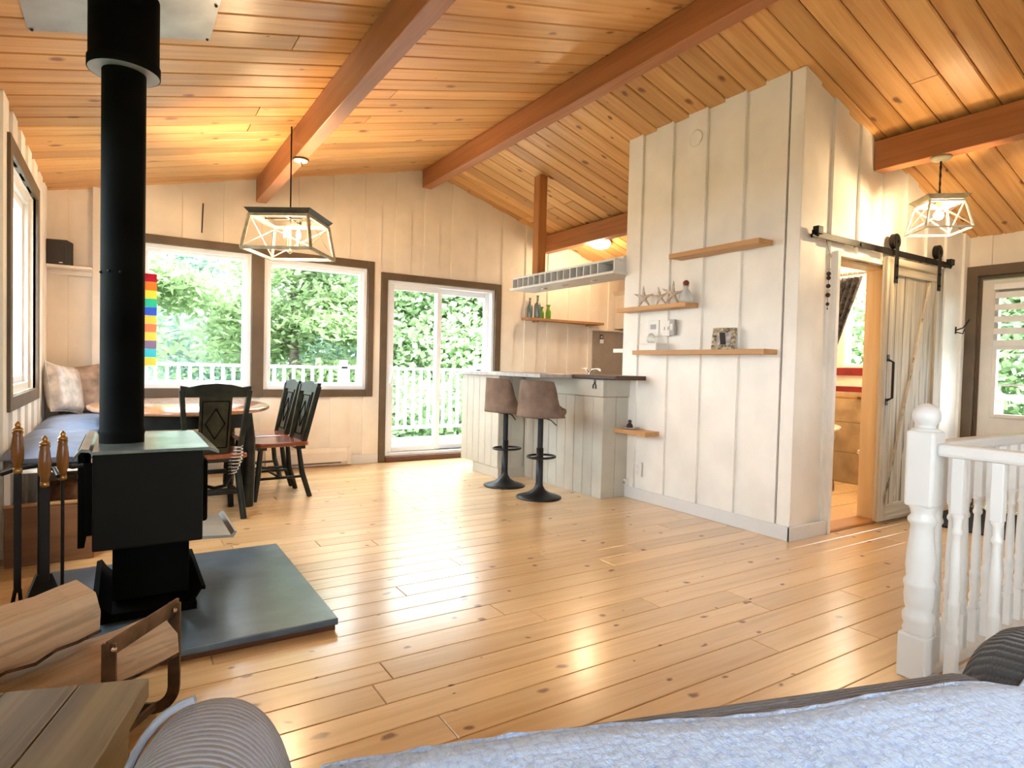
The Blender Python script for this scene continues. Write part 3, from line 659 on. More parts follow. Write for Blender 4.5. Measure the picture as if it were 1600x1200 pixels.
split_log('dark split firewood log at the bottom of the iron rack', (-.14, 2.10, .098), (0, 0, R(25)), .34, .17, .09, 8)

# ================================================================== BENCH CORNER
bn = thing('storage_bench', 'wooden storage bench built along the left wall under the cushions', 'bench', (-.322, 5.25, 0))
obj('end_panel', MB().box(-.185, .195, -1.245, -1.22, 0, .31), 'benchwood', bn, bev=.004)
obj('front_panel', MB().box(.17, .195, -1.22, 1.24, 0, .31), 'benchwood', bn, bev=.004)
obj('floor_panel', MB().box(-.185, .17, -1.22, 1.24, .01, .03), 'benchwood', bn)
obj('top_rim', MB().box(-.19, .20, -1.25, -1.215, .31, .325), 'shelfx', bn, bev=.003)
for b_ in ((-.185, -.16, -1.24, -1.215), (.165, .19, -1.24, -1.215), (.165, .19, 1.20, 1.24)): obj('corner_leg', MB().box(*b_, .31, .485), 'wallw', bn)
obj('seat_board', MB().box(-.19, .20, -1.25, 1.24, .485, .505), 'wallw', bn, bev=.003)
bg_ = thing('leather_bag', 'slouching brown bag stored in the open bench end', 'bag', (-.26, 4.35, .03))
mb = MB(); mb.lathe([(.001,.0),(.11,.0),(.135,.06),(.13,.16),(.10,.27),(.06,.33),(.03,.345),(.001,.345)], 20, sx=.9, sy=1.2); obj('pouch', mb, 'bag', bg_); obj('strap', MB().tube([(-.06,0,.33),(-.03,0,.39),(.03,0,.39),(.06,0,.33)], .008, 8), 'bag', bg_)
def cushion(name, label, cat, loc, size, mat, rot=None, group=None, puff=.5, parts=True):
    nx, ny = 14, 14; a, b, hh = size; vs = []
    for sgn in (-1, 1):
        for i in range(nx+1):
            for j in range(ny+1):
                u, v = i/nx*2-1, j/ny*2-1; e = (1-abs(u)**4)*(1-abs(v)**4)
                pin = 1-.05*puff*(1-abs(u)**2)*(abs(v) > .99)-.05*puff*(1-abs(v)**2)*(abs(u) > .99)
                vs.append((u*a/2*pin, v*b/2*pin, sgn*hh/2*(e**.5*.96+.04)))
    k = (nx+1)*(ny+1); fs = []
    for i in range(nx):
        for j in range(ny):
            q = (i*(ny+1)+j, (i+1)*(ny+1)+j, (i+1)*(ny+1)+j+1, i*(ny+1)+j+1); fs += [q[::-1], tuple(z+k for z in q)]
    ring = [i*(ny+1) for i in range(nx+1)]+[nx*(ny+1)+j for j in range(1, ny+1)]+[i*(ny+1)+ny for i in range(nx-1, -1, -1)]+[j for j in range(ny-1, 0, -1)]
    for i in range(len(ring)): p, q = ring[i], ring[(i+1) % len(ring)]; fs.append((p, q, q+k, p+k))
    mb = MB(); mb.add(vs, fs, True); t = thing(name, label, cat, loc, group=group)
    if rot: t.rotation_euler = rot
    fixn(obj('cover', mb, mat, t)); P = [Vector(vs[i]) for i in ring]; P = [Vector((p.x, p.y, 0)) for p in P]+[Vector((vs[ring[0]][0], vs[ring[0]][1], 0))]
    obj('piping', MB().tube(P, .006, 6, cap=False), mat, t); return t
cushion('bench_cushion', 'blue grey bench cushion nearest the stove on the storage bench', 'cushion', (-.318, 4.60, .565), (.42, 1.25, .12), 'cushion', group='bench cushions')
cushion('bench_cushion', 'blue grey bench cushion in the far corner under the pillows', 'cushion', (-.318, 5.86, .565), (.42, 1.24, .12), 'cushion', group='bench cushions')
cushion('throw_pillow', 'shiny cream throw pillow leaning in the bench corner', 'pillow', (-.40, 6.18, .83), (.40, .40, .13), 'pillow1', rot=(R(78), R(8), R(62)), puff=1.5)
cushion('throw_pillow', 'tan satin throw pillow leaning against the back wall', 'pillow', (-.27, 6.36, .825), (.42, .40, .13), 'pillow2', rot=(R(80), R(-8), R(8)), puff=1.5)
ws = thing('wall_shelf', 'white corner shelf on the back wall holding the black speaker', 'shelf', (-.385, YB-.018, 1.83))
obj('board', MB().box(-.165, .165, -.19, 0, 0, .022), 'wall', ws, bev=.003); obj('cleat', MB().box(-.16, .16, -.02, 0, -.04, 0), 'wall', ws)
spk = thing('speaker', 'small black loudspeaker standing on the white corner shelf', 'speaker', (-.445, 6.40, 1.852), R(-12))
obj('cabinet', MB().box(-.075, .075, -.09, .07, 0, .205), 'speaker', spk, bev=.006); obj('grille', MB().box(-.07, .07, -.098, -.09, .006, .198), 'dark', spk, bev=.004); obj('badge', MB().box(.02, .045, -.1, -.098, .012, .02), 'plate', spk)

# ================================================================== DINING
tb = thing('dining_table', 'oval dining table with glossy brown top under the window', 'table', (.40, 5.42, 0))
n = 48; mb = MB()
for r_, z0 in ((1, 0),): pass
prof = [(.985,.715),(1.0,.722),(1.0,.738),(.985,.745),(.0005,.745)]
mb.lathe([(.0005,.715)]+prof, n, sx=.62, sy=.86); obj('table_top', mb, 'table', tb)
ap = MB(); 
for (a, b, c, d_) in ((-.40,.40,-.56,-.53),(-.40,.40,.53,.56),(-.40,-.37,-.53,.53),(.37,.40,-.53,.53)): ap.box(a, b, c, d_, .60, .715)
obj('apron', ap, 'chair', tb, bev=.003)
for sx in (-1, 1):
    for sy in (-1, 1):
        x, y = sx*.40, sy*.50; lg = MB(); lg.tube([(x*.95, y*.98, .715), (x*1.0, y, .5), (x*1.02, y*.98, .25), (x*1.0, y*.97, .03), (x*1.0, y*.97, 0)], [.045,.05,.044,.047,.045], 8); obj('leg', lg, 'chair', tb)
obj('stretcher', MB().box(-.025, .025, -.49, .49, .10, .14).box(-.40, .40, -.49, -.45, .10, .14).box(-.40, .40, .45, .49, .10, .14), 'chair', tb, bev=.003)
def make_chair(label, loc, rz):
    t = thing('dining_chair', label, 'chair', loc, rz, 'dark green chairs at the dining table')
    s_ = MB(); out = [(-.215,-.20),(-.19,-.215),(.19,-.215),(.215,-.20),(.225,.0),(.23,.17),(.20,.21),(.08,.225),(-.08,.225),(-.20,.21),(-.23,.17),(-.225,.0)]
    s_.prism(out, lambda a, b, z: (a, b, z), .42, .455); fixn(obj('seat', s_, 'seat', t, bev=.012))
    obj('seat_block', MB().box(-.19, .19, -.19, -.12, .395, .42).box(-.19, .19, .11, .18, .395, .42), 'chair', t)
    for sx in (-1, 1):
        for sy in (-1, 1): obj('leg', MB().tube([(sx*.15, sy*.145, .42), (sx*.175, sy*.17, .2), (sx*.19, sy*.20+(-.03 if sy < 0 else 0), .0)], [.019,.022,.021], 8), 'chair', t)
        obj('side_stretcher', MB().tube([(sx*.178, -.18, .17), (sx*.178, .175, .17)], .011, 8), 'chair', t)
        bp_ = MB(); bp_.bar((sx*.165, -.185, .45), (sx*.208, -.285, .90), .03, .042, upv=(0,-1,0)); obj('back_post', bp_, 'chair', t, bev=.004)
    obj('cross_stretcher', MB().tube([(-.178, 0, .17), (.178, 0, .17)], .011, 8), 'chair', t)
    def bk_(x, z, dy=0): f = (z-.45)/.45; return (x, -.185-.10*f+dy, z)
    cr_ = MB(); tops = [(-.215,.895),(-.215,.925),(-.16,.915),(-.09,.932),(0,.94),(.09,.932),(.16,.915),(.215,.925),(.215,.895),(.19,.85),(-.19,.85)]
    v = [bk_(x, z, -.014) for x, z in tops]+[bk_(x, z, .014) for x, z in tops]; k = len(tops)
    cr_.add(v, [tuple(range(k)), tuple(range(k, 2*k))[::-1]]+[(i, (i+1) % k, k+(i+1) % k, k+i) for i in range(k)]); fixn(obj('crest_rail', cr_, 'chair', t))
    sl_ = MB(); q = [(-.095,.455),(.095,.455),(.10,.85),(-.10,.85)]; v = [bk_(x, z, -.008) for x, z in q]+[bk_(x, z, .008) for x, z in q]
    sl_.add(v, [(0,1,2,3),(7,6,5,4)]+[(i,(i+1)%4,4+(i+1)%4,4+i) for i in range(4)]); spl = fixn(obj('splat', sl_, 'chairin', t))
    mo = MB()
    for dy in (-.011, .011):
        for a, b in (((0,.56),(.06,.665)),((.06,.665),(0,.77)),((0,.77),(-.06,.665)),((-.06,.665),(0,.56)),((-.075,.50),(.075,.50)),((-.08,.82),(.08,.82)),((-.078,.50),(-.082,.82)),((.078,.50),(.082,.82))):
            mo.bar(bk_(*a, dy), bk_(*b, dy), .007, .006)
    obj('diamond_moulding', mo, 'black', spl)
    return t
make_chair('dark green dining chair seen from behind next to the wood stove', (.515, 4.77, 0), R(3))
make_chair('dark green dining chair facing left nearer the camera on the table side', (1.055, 5.25, 0), R(94))
make_chair('dark green dining chair facing left nearer the window', (1.03, 5.76, 0), R(92))

# ---- baseboard heater
ht = thing('baseboard_heater', 'long cream electric baseboard heater under the back window', 'heater', (1.64, YB-.02, .012))
obj('housing', MB().prism([(0,0),(-.045,0),(-.06,.04),(-.06,.14),(-.03,.18),(0,.18)], lambda a, b, t: (t, a, b), -.43, .43), 'wall', ht, bev=.003)
obj('air_slot', MB().box(-.41, .33, -.0615, -.058, .022, .032), 'dark', ht); obj('end_cap', MB().box(.395, .435, -.064, 0, 0, .182), 'wall', ht, bev=.003)

# ---- rainbow strip in the window
rs = thing('glass_strip', 'hanging strip of rainbow coloured glass squares in the left window', 'suncatcher', (.185, YB-.06, 1.03))
cl_ = [(.85,.62,.03),(.0,.55,.60),(.28,.16,.30),(.90,.60,.0),(.85,.22,.0),(.88,.58,.0),(.0,.09,.60),(.0,.55,.36),(.88,.68,.06),(.85,.28,.01),(.55,.0,.03)]
for k, c in enumerate(cl_):
    t_ = NT('coloured_glass_%d' % k); t_.set('Base Color', c4(c)); t_.set('Roughness', .2)
    tl = t_.new('ShaderNodeBsdfTranslucent', {'Color': c4(c)}); mx = t_.new('ShaderNodeMixShader', {0: .45, 1: t_.b.outputs[0], 2: tl.outputs[0]}); t_.t.links.new(mx.outputs[0], t_.n['Material Output'].inputs[0])
    obj('glass_square', MB().box(-.075, .075, -.002, .002, .0755*k, .0755*k+.074), t_.m, rs)
obj('hanging_wire', MB().tube([(-.06, 0, .82), (0, .0, 1.05), (.06, 0, .82)], .0012, 5), 'dark', rs)
sh = thing('sea_shell', 'small white shells resting on the window sill behind the chair', 'shell', (.60, YB-.025, .822))
for k, q in enumerate((-.05, .01, .05)): obj('shell', MB().ball((q, 0, .016), .018, 6, .8), 'plate', sh)
rd_ = thing('wall_rod', 'thin dark metal rod hanging on the wall above the left window', 'rod', (.625, YB-.025, 2.29))
obj('rod', MB().tube([(0,0,0),(.008,-.005,.27)], .006, 6), 'dark', rd_); obj('hook', MB().tube([(.008,-.005,.27),(.008,.006,.275)], .005, 6), 'dark', rd_)

# ================================================================== LANTERN LAMPS
def lantern(label, hook, zb, size_b, size_t, hgt, rz, fr, topmat, bulbs, innermat, power, cord, group):
    t = thing('pendant_lantern', label, 'lamp', (hook[0], hook[1], zb), rz, group); a, b = size_b/2, size_t/2; w_ = .022 if size_b > .4 else .013
    P = [(-1,-1),(1,-1),(1,1),(-1,1)]
    for i in range(4):
        (x0, y0), (x1, y1) = P[i], P[(i+1) % 4]
        obj('bottom_bar', MB().bar((x0*a, y0*a, 0), (x1*a, y1*a, 0), w_), fr, t, bev=.002)
        obj('corner_bar', MB().bar((x0*a, y0*a, 0), (x0*b, y0*b, hgt), w_), fr, t, bev=.002)
        obj('top_bar', MB().bar((x0*b, y0*b, hgt-.01), (x1*b, y1*b, hgt-.01), w_), fr, t, bev=.002)
        xb = MB().bar((x0*a*.97, y0*a*.97, .015), (x1*b*.97, y1*b*.97, hgt-.025), .006).bar((x1*a*.97, y1*a*.97, .015), (x0*b*.97, y0*b*.97, hgt-.025), .006); obj('cross_wire', xb, 'lampwhite' if fr == 'lampframe' else fr, t)
    cpw = b+.02; band = MB()
    for i in range(4):
        (x0, y0), (x1, y1) = P[i], P[(i+1) % 4]; k = hgt*.14
        band.add([(x0*b,y0*b,hgt),(x1*b,y1*b,hgt),(x1*(b+.03),y1*(b+.03),hgt+k),(x0*(b+.03),y0*(b+.03),hgt+k),(x0*(b-.02),y0*(b-.02),hgt),(x1*(b-.02),y1*(b-.02),hgt),(x1*(b-.02),y1*(b-.02),hgt+k),(x0*(b-.02),y0*(b-.02),hgt+k)], [(0,1,2,3),(4,7,6,5),(3,2,6,7),(0,4,5,1)])
    fixn(obj('top_band', band, topmat, t))
    obj('cross_brace', MB().bar((-b,0,hgt+.01),(b,0,hgt+.01),.016,.008).bar((0,-b,hgt+.01),(0,b,hgt+.01),.016,.008), 'blackm', t)
    ztop = cord-zb; obj('cord', MB().tube([(0,0,hgt+.0),(0,0,ztop)], .006, 8), 'blackm', t)
    pts = [(0, 0)] if bulbs == 1 else [(.06*math.cos(q), .06*math.sin(q)) for q in (.4, 2.5, 4.6)]
    if bulbs > 1: obj('stem', MB().tube([(0,0,hgt),(0,0,.03)], .007, 8).lathe([(.001,.0),(.02,.012),(.022,.02),(.009,.035)], 12), 'chrome', t)
    for x, y in pts:
        zb_ = .07 if bulbs > 1 else hgt*.72
        if bulbs > 1:
            c_ = obj('candle_sleeve', MB().tube([(x,y,.04),(x,y,.115)], .013, 10).tube([(0,0,.04),(x,y,.04)], .005, 6), 'candle', t)
            bu = MB().lathe([(.008,0),(.016,.018),(.017,.035),(.010,.06),(.002,.078)], 12, (x,y,.115)); ly = .155
        else:
            c_ = obj('socket', MB().tube([(0,0,hgt-.055),(0,0,hgt+.01)], .016, 10), 'candle', t); bu = MB().ball((0,0,hgt-.085), .028, 8); ly = hgt-.085
        obj('bulb', bu, 'bulb' if bulbs > 1 else 'bulbhot', t)
    if bulbs == 1: return t
    ld = D.lights.new('lantern_light', 'POINT'); ld.energy = power; ld.color = (1, .70, .40); ld.shadow_soft_size = .035
    lo = D.objects.new('lantern_light', ld); COL.objects.link(lo); lo.parent = t; lo.location = (0, 0, ly)
    return t
l1 = lantern('large weathered wood lantern hanging over the dining table', (1.07, 4.87), 1.915, .51, .43, .255, R(-35), 'lampframe', 'lampdark', 3, 'lampframe', 36, zl(1.07), 'lantern pendant lamps')
cn = thing('ceiling_canopy', 'white and black round canopy under the beam above the large lantern', 'canopy', (1.147, 4.90, 2.652))
obj('ring', MB().lathe([(.001,0),(.052,0),(.055,-.006),(.048,-.018),(.02,-.022),(.001,-.022)], 24), 'plate', cn); obj('rim', MB().lathe([(.052,.002),(.06,.002),(.06,-.008),(.05,-.01)], 24), 'dark', cn); obj('hook', MB().tube([(.0,0,-.02),(.012,0,-.045),(0,0,-.06),(-.012,0,-.045)], .004, 6), 'dark', cn)
l2 = lantern('small white framed lantern hanging below the beam by the barn door', (4.60, 1.965), 2.075, .285, .205, .19, R(-41), 'lampwhite', 'lampframe', 1, 'lampwhite', 60, 2.55, 'lantern pendant lamps')
obj('ceiling_cap', MB().lathe([(.001,.493),(.062,.493),(.062,.485),(.05,.472),(.012,.465),(.001,.465)], 24), 'lampframe', l2)
ch = MB()
for k in range(8):
    z0 = .235+k*.027
    pts = [(.006*math.cos(q)*(1 if k % 2 else 0)+0, .006*math.cos(q)*(0 if k % 2 else 1), z0+.015*math.sin(q)) for q in [2*PI*j/8 for j in range(9)]]; ch.tube(pts, .0028, 5, cap=False)
obj('chain', ch, 'iron_rust', l2)
# dome light
dx, dy = 4.93, 5.83; an = math.atan(.3136)
dm = thing('dome_light', 'glowing round glass dome light on the kitchen ceiling', 'lamp', (dx, dy, zr(dx)-.004)); dm.rotation_euler = (0, an, 0)
obj('base_ring', MB().lathe([(.001,0),(.155,0),(.155,-.02),(.14,-.025)], 30), 'chrome', dm)
obj('glass_bowl', MB().lathe([(.148,-.02),(.150,-.035),(.135,-.065),(.10,-.088),(.05,-.10),(.001,-.103)], 30), 'domeglow', dm); obj('finial', MB().ball((0,0,-.108), .008, 6), 'chrome', dm)
ld = D.lights.new('dome_lamp', 'POINT'); ld.energy = 9; ld.color = (1, .78, .5); ld.shadow_soft_size = .1; lo = D.objects.new('dome_lamp', ld); COL.objects.link(lo); lo.parent = dm; lo.location = (0, 0, -.22)

# ================================================================== BREAKFAST BAR
pn = thing('breakfast_bar', 'sage grey board clad breakfast bar in front of the kitchen', 'bar counter', (3.41, 4.5, 0))
# local: recessed face x=0 (y -.58...60), end face y=-.58, jutting cabinet x -.31 (y .60..1.37)
obj('carcass', MB().box(.02, .35, -.56, 1.37, 0, 1.01).box(-.29, .02, .62, 1.37, .10, 1.01), 'bar', pn)
k = 0; y = -.58
while y < .59:
    y2 = min(y+.128, .60); obj('face_board', MB().box(0, .02, y+.002, y2-.002, .0, .86), 'bar', pn, bev=.003); y = y2
for k in range(2): obj('end_board', MB().box(.002+k*.145, .143+k*.145, -.58, -.56, 0, .86), 'bar', pn, bev=.003)
for k in range(6): obj('cabinet_board', MB().box(-.31, -.29, .602+k*.128, .602+k*.128+.124, .105, 1.01), 'bar', pn, bev=.003)
for k in range(2): obj('cabinet_end_board', MB().box(-.308+k*.15, -.162+k*.15, .60, .62, .0 if k else .105, 1.01), 'bar', pn, bev=.003)
obj('apron', MB().box(-.012, .02, -.59, .60, .865, 1.01), 'bar', pn, bev=.003); obj('apron', MB().box(.02, .30, -.592, -.56, .865, 1.01), 'bar', pn, bev=.003)
obj('kick_board', MB().box(-.30, -.28, .60, 1.12, 0, .10), 'bar', pn, bev=.003); obj('kick_return', MB().box(-.31, .0, .585, .60, 0, .105), 'bar', pn, bev=.003)
ct = thing('counter_top', 'thin grey counter top on the breakfast bar', 'counter top', (3.41, 4.5, 1.012))
obj('slab', MB().box(-.40, .33, -.22, 1.42, 0, .033), 'counter', ct, bev=.004); obj('edge_band', MB().box(-.404, -.40, -.22, 1.42, .002, .03), 'counter', ct)
ds = thing('wooden_slab', 'dark brown wooden slab at the near end of the bar top', 'counter top', (3.41, 4.5, 1.012))
obj('board', MB().box(-.06, .27, -.80, -.225, -.0, .036), 'darkslab', ds, bev=.006); obj('live_edge', MB().box(-.066, -.058, -.79, -.23, .004, .03), 'darkslab', ds, bev=.003)
og = thing('bottle_opener', 'small black iron ornament hooked below the dark bar slab', 'bottle opener', (3.398, 4.02, .93))
mb = MB(); mb.tube([(-.006,-.018,0),(-.006,-.018,.03),(-.006,0,.045),(-.006,.018,.03),(-.006,.018,0)], .006, 6); obj('jaw', mb, 'dark', og); obj('plate', MB().box(-.006, -.0, -.014, .014, .035, .075), 'dark', og, bev=.003); obj('screw', MB().ball((-.008,0,.062), .005, 5), 'chrome', og)

def stool(label, loc, rz):
    t = thing('bar_stool', label, 'stool', loc, rz, 'swivel stools at the breakfast bar')
    obj('base', MB().lathe([(.001,0),(.19,0),(.192,.008),(.16,.02),(.10,.038),(.055,.065),(.034,.10),(.03,.13)], 40), 'stoolbase', t)
    obj('column', MB().tube([(0,0,.12),(0,0,.42),(0,0,.42)], [.030,.030,.030], 20).tube([(0,0,.40),(0,0,.68)], .024, 18), 'stoolbase', t)
    fr = [(.17*math.sin(a)*1.0+.0, .045+.115*math.cos(a), .345) for a in [2*PI*j/24 for j in range(25)]]; fr = [(.02+.13*math.cos(2*PI*j/24), .11*math.sin(2*PI*j/24), .345) for j in range(25)]
    obj('foot_ring', MB().tube(fr, .010, 8, cap=False).tube([(-.03,0,.345),(-.10,0,.345)], .009, 8), 'stoolbase', t)
    lv = MB().tube([(0,-.03,.675),(.01,-.10,.66),(.02,-.15,.62)], .005, 6); obj('lever', lv, 'dark', t)
    obj('mount_plate', MB().box(-.09, .09, -.09, .09, .672, .688), 'dark', t)
    # padded seat
    se = MB(); se.lathe([(.001,.69),(.15,.69),(.185,.70),(.20,.725),(.195,.75),(.16,.765),(.001,.77)], 36, c=(.03,0,0), sx=1.0, sy=1.0); obj('seat_pad', se, 'stoolfab', t)
    # wrap-around back shell (opening towards +x)
    n = 28; vs = []; rows = 10
    for side in (0, 1):
        for r in range(rows+1):
            for j in range(n+1):
                f = j/n*2-1; a = PI + f*R(98); v = r/rows
                st_ = min(1, max(0, (abs(f)-.70)/.24)); top = .995-.02*abs(f)**2-.195*st_*st_*(3-2*st_)
                bot = .685+.0*abs(f); z = bot+(top-bot)*v; rr = .205-.018*math.sin(PI*min(1, v*1.2))*0+.012*(1-v)-.02*v
                flare = -.035*v*(1-abs(f)); rr2 = rr-(.035 if side else 0)*(1 if .0 < v < 1 else .75)
                sx = 1.0; vs.append((.02+math.cos(a)*rr2*sx+flare, math.sin(a)*rr2*1.02*(1-.06*v), z))
    k = (rows+1)*(n+1); fs = []
    for r in range(rows):
        for j in range(n):
            q = (r*(n+1)+j, r*(n+1)+j+1, (r+1)*(n+1)+j+1, (r+1)*(n+1)+j); fs += [q, tuple(z+k for z in q[::-1])]
    for j in range(n): a, b = rows*(n+1)+j, rows*(n+1)+j+1; fs.append((a, b, b+k, a+k)); a, b = j, j+1; fs.append((b, a, a+k, b+k))
    for r in range(rows): a, b = r*(n+1), (r+1)*(n+1); fs.append((a, b, b+k, a+k)); a, b = a+n, b+n; fs.append((b, a, a+k, b+k))
    sh = MB(); sh.add(vs, fs, True); fixn(obj('back_shell', sh, 'stoolfab', t))
    return t
stool('brown suede bar stool nearest the near end of the bar', (2.98, 4.215, 0), R(18))
stool('brown suede bar stool nearest the sliding door', (2.985, 4.78, 0), R(-4))

# ---- overhead rack
rk = thing('overhead_rack', 'white overhead kitchen rack with a row of small cubbies', 'rack', (3.56, 4.8, 1.92))
L0, L1 = -.80, .83
obj('bottom_panel', MB().box(-.03, .30, L0-.02, L1+.01, 0, .022), 'white', rk, bev=.003); obj('top_panel', MB().box(0, .26, L0, L1, .118, .138), 'white', rk, bev=.003)
obj('back_panel', MB().box(.15, .165, L0, L1, .022, .118), 'backsplash', rk); nn = 14
for k in range(nn+1): q = L0+.22+(L1-L0-.22)*k/nn; obj('divider', MB().box(0, .15, q-.005, q+.005, .022, .118), 'white', rk)
obj('end_panel', MB().box(.0, .16, L0, L0+.012, .022, .118), 'white', rk); obj('raised_end', MB().box(.10, .20, L0+.0, L0+.12, .138, .165), 'white', rk)
for k, q in enumerate((-.38, .06, .42)): obj('puck_light', MB().lathe([(.001,-.008),(.034,-.008),(.036,0),(.03,.002)], 20, (.13, q, 0)), 'chrome', rk)
# kitchen wall shelf and bottles
ks = thing('wall_shelf', 'brown wooden shelf on the kitchen wall holding coloured bottles', 'shelf', (4.87, YB-.018, 1.69))
obj('board', MB().box(-.62, .62, -.16, 0, 0, .03), 'shelfx', ks, bev=.003); obj('bracket', MB().box(-.45, -.43, -.12, 0, -.02, 0), 'shelfx', ks); obj('bracket', MB().box(.43, .45, -.12, 0, -.02, 0), 'shelfx', ks)
def bottle(label, x, y, hgt, r, mat, style):
    t = thing('bottle', label, 'bottle', (x, y, 1.72), group='bottles on the kitchen shelf')
    p = [(.001,0),(r*.95,0),(r,.01),(r,hgt*.55),(r*.85,hgt*.63),(r*.36,hgt*.72),(r*.32,hgt*.95),(r*.42,hgt*.96),(r*.42,hgt),(r*.25,hgt)] if style else [(.001,0),(r*.9,0),(r,.01),(r,hgt*.5),(r*.75,hgt*.65),(r*.5,hgt*.74),(r*.5,hgt*.85),(r*.8,hgt),(r*.6,hgt)]
    obj('body', MB().lathe(p, 20), mat, t); obj('lip', MB().lathe([(p[-1][0], hgt-.004), (p[-2][0]*1.06, hgt-.004), (p[-2][0]*1.06, hgt+.003), (p[-1][0], hgt+.003)], 16), mat, t)
bottle('tall blue grey glass bottle second from the left on the kitchen shelf', 4.43, 6.40, .285, .042, 'blueglass', 1)
bottle('dim blue grey bottle at the left end of the kitchen shelf', 4.345, 6.445, .25, .034, 'blueglass', 1)
bottle('pale green bottle half hidden on the kitchen shelf', 4.525, 6.445, .15, .032, 'greenglass', 0)
bottle('bright green flared bottle at the right of the bottles', 4.585, 6.38, .175, .034, 'greenglass', 0)
# backsplash, cabinet, faucet
bs = thing('backsplash_panel', 'taupe backsplash panel on the kitchen back wall', 'panel', (5.75, YB-.019, 1.02))
obj('panel', MB().box(-.33, .40, -.012, 0, 0, .60), 'backsplash', bs); obj('cap_moulding', MB().box(-.40, .40, -.05, 0, .60, .625), 'wall', bs, bev=.003)
ou = thing('wall_outlet', 'black and white outlet on the taupe backsplash', 'outlet', (5.57, YB-.032, 1.47)); obj('plate', MB().box(-.03, .03, -.008, 0, 0, .10), 'dark', ou, bev=.003); obj('plug', MB().box(-.035, .01, -.04, -.008, -.02, .035), 'plate', ou, bev=.004); obj('socket_face', MB().box(-.018, .018, -.01, -.008, .05, .085), 'greyplate', ou)
uc = thing('upper_cabinet', 'cream upper kitchen cabinet beside the bathroom box', 'cabinet', (6.0, 6.33, 1.66))
obj('body', MB().box(-.20, .165, -.15, .16, 0, .46), 'cab', uc, bev=.003); obj('cornice', MB().prism([(-.16,.46),(-.20,.51),(.165,.51),(.165,.46)], lambda a, b, t: (a-.04, t, b), -.20, .165), 'cab', uc)
for k in range(2):
    d_ = obj('door', MB().box(-.195+k*.18, -.02+k*.18, -.17, -.152, .01, .45), 'cab', uc, bev=.004); obj('raised_panel', MB().box(-.165+k*.18, -.05+k*.18, -.176, -.17, .05, .41), 'cab', d_, bev=.005); obj('knob', MB().ball((-.04+k*.18, -.185, .06), .011, 6), 'chrome', d_)
kc = thing('kitchen_counter', 'kitchen base cabinet with grey worktop along the back wall', 'kitchen cabinet', (5.3, 6.19, 0))
obj('worktop', MB().box(-1.0, .86, -.31, .28, .88, .92), 'counter', kc, bev=.004); obj('carcass', MB().box(-1.0, .86, -.28, .28, .08, .88), 'cab', kc)
for k in range(4): d_ = obj('door', MB().box(-.99+k*.46, -.55+k*.46, -.30, -.28, .10, .86), 'cab', kc, bev=.004); obj('knob', MB().ball((-.60+k*.46, -.312, .78), .012, 6), 'chrome', d_)
sk = thing('sink_counter', 'kitchen side sink unit behind the breakfast bar', 'kitchen cabinet', (4.06, 4.75, 0))
obj('carcass', MB().box(-.28, .28, -.72, .9, 0, .90), 'cab', sk); obj('worktop', MB().box(-.29, .30, -.73, .92, .90, .935), 'counter', sk, bev=.004); obj('basin', MB().box(-.15, .2, -.3, .3, .92, .94), 'chrome', sk)
fc = thing('faucet', 'chrome kitchen faucet with lever rising behind the bar', 'faucet', (3.92, 4.72, .937))
obj('spout', MB().tube([(0,.0,0),(0,.0,.12),(.0,-.04,.155),(.0,-.12,.16),(0,-.17,.14)], [.016,.014,.012,.011,.011], 10), 'chrome', fc); obj('lever', MB().tube([(0,.02,.12),(0,.07,.16),(0,.12,.165)], [.014,.009,.007], 8), 'chrome', fc); obj('base_ring', MB().lathe([(.03,0),(.03,.01),(.018,.02)], 16), 'chrome', fc)
pv = thing('kitchen_divider', 'white upright board with ledge where the rack meets the box', 'divider', (3.78, YF+.005, 1.048))
obj('upright', MB().box(-.06, .02, .0, .035, 0, .86), 'wallw', pv, bev=.003); obj('ledge', MB().box(-.06, .05, .0, .16, .20, .235), 'wallw', pv, bev=.003)

# ================================================================== BOX WALL: SHELVES AND THEIR THINGS
XS = XB-.022
def shelf(label, ya, yb_, z, dep=.145, th=.034):
    t = thing('floating_shelf', label, 'shelf', (XS, (ya+yb_)/2, z-th), group='floating wooden shelves on the white box'); h_ = (yb_-ya)/2
    obj('board', MB().box(-dep, 0, -h_, h_, 0, th), 'shelf', t, bev=.002); obj('end_grain', MB().box(-dep+.002, -.002, -h_-.0015, -h_, .002, th-.002), 'shelf', t); return t
shelf('highest floating wooden shelf on the white box, empty', 2.575, 3.37, 1.995)
shelf('floating wooden shelf with three starfish on it', 3.19, 3.945, 1.617)
shelf('long floating wooden shelf with pebble picture frame on it', 2.51, 3.74, 1.258)
shelf('lowest short wooden shelf near the breakfast bar', 3.55, 3.98, .60, .16, .036)
def starfish(label, y, z, r, tilt):
    t = thing('starfish', label, 'starfish', (XS-.07, y, z), group='starfish on the shelf'); mb = MB()
    for k in range(5):
        a = PI/2+k*2*PI/5; tip = Vector((.0, math.cos(a)*r, math.sin(a)*r)); mb.tube([(0,0,0), tip*.5, tip], [r*.17, r*.11, r*.03], 7)
    o = obj('arms', mb, 'starfish', t); o.location = (0, 0, r*.82); o.rotation_euler = (tilt, R(-12), R(14)); o2 = obj('centre', MB().ball((0,0,0), r*.2, 6), 'starfish', t); o2.location = (0, 0, r*.82)
starfish('cream starfish leftmost on the shelf', 3.70, 1.618, .095, .05); starfish('cream starfish in the middle of the three', 3.52, 1.618, .082, -.1); starfish('cream starfish leaning next to the glass decanter', 3.385, 1.618, .10, .15)
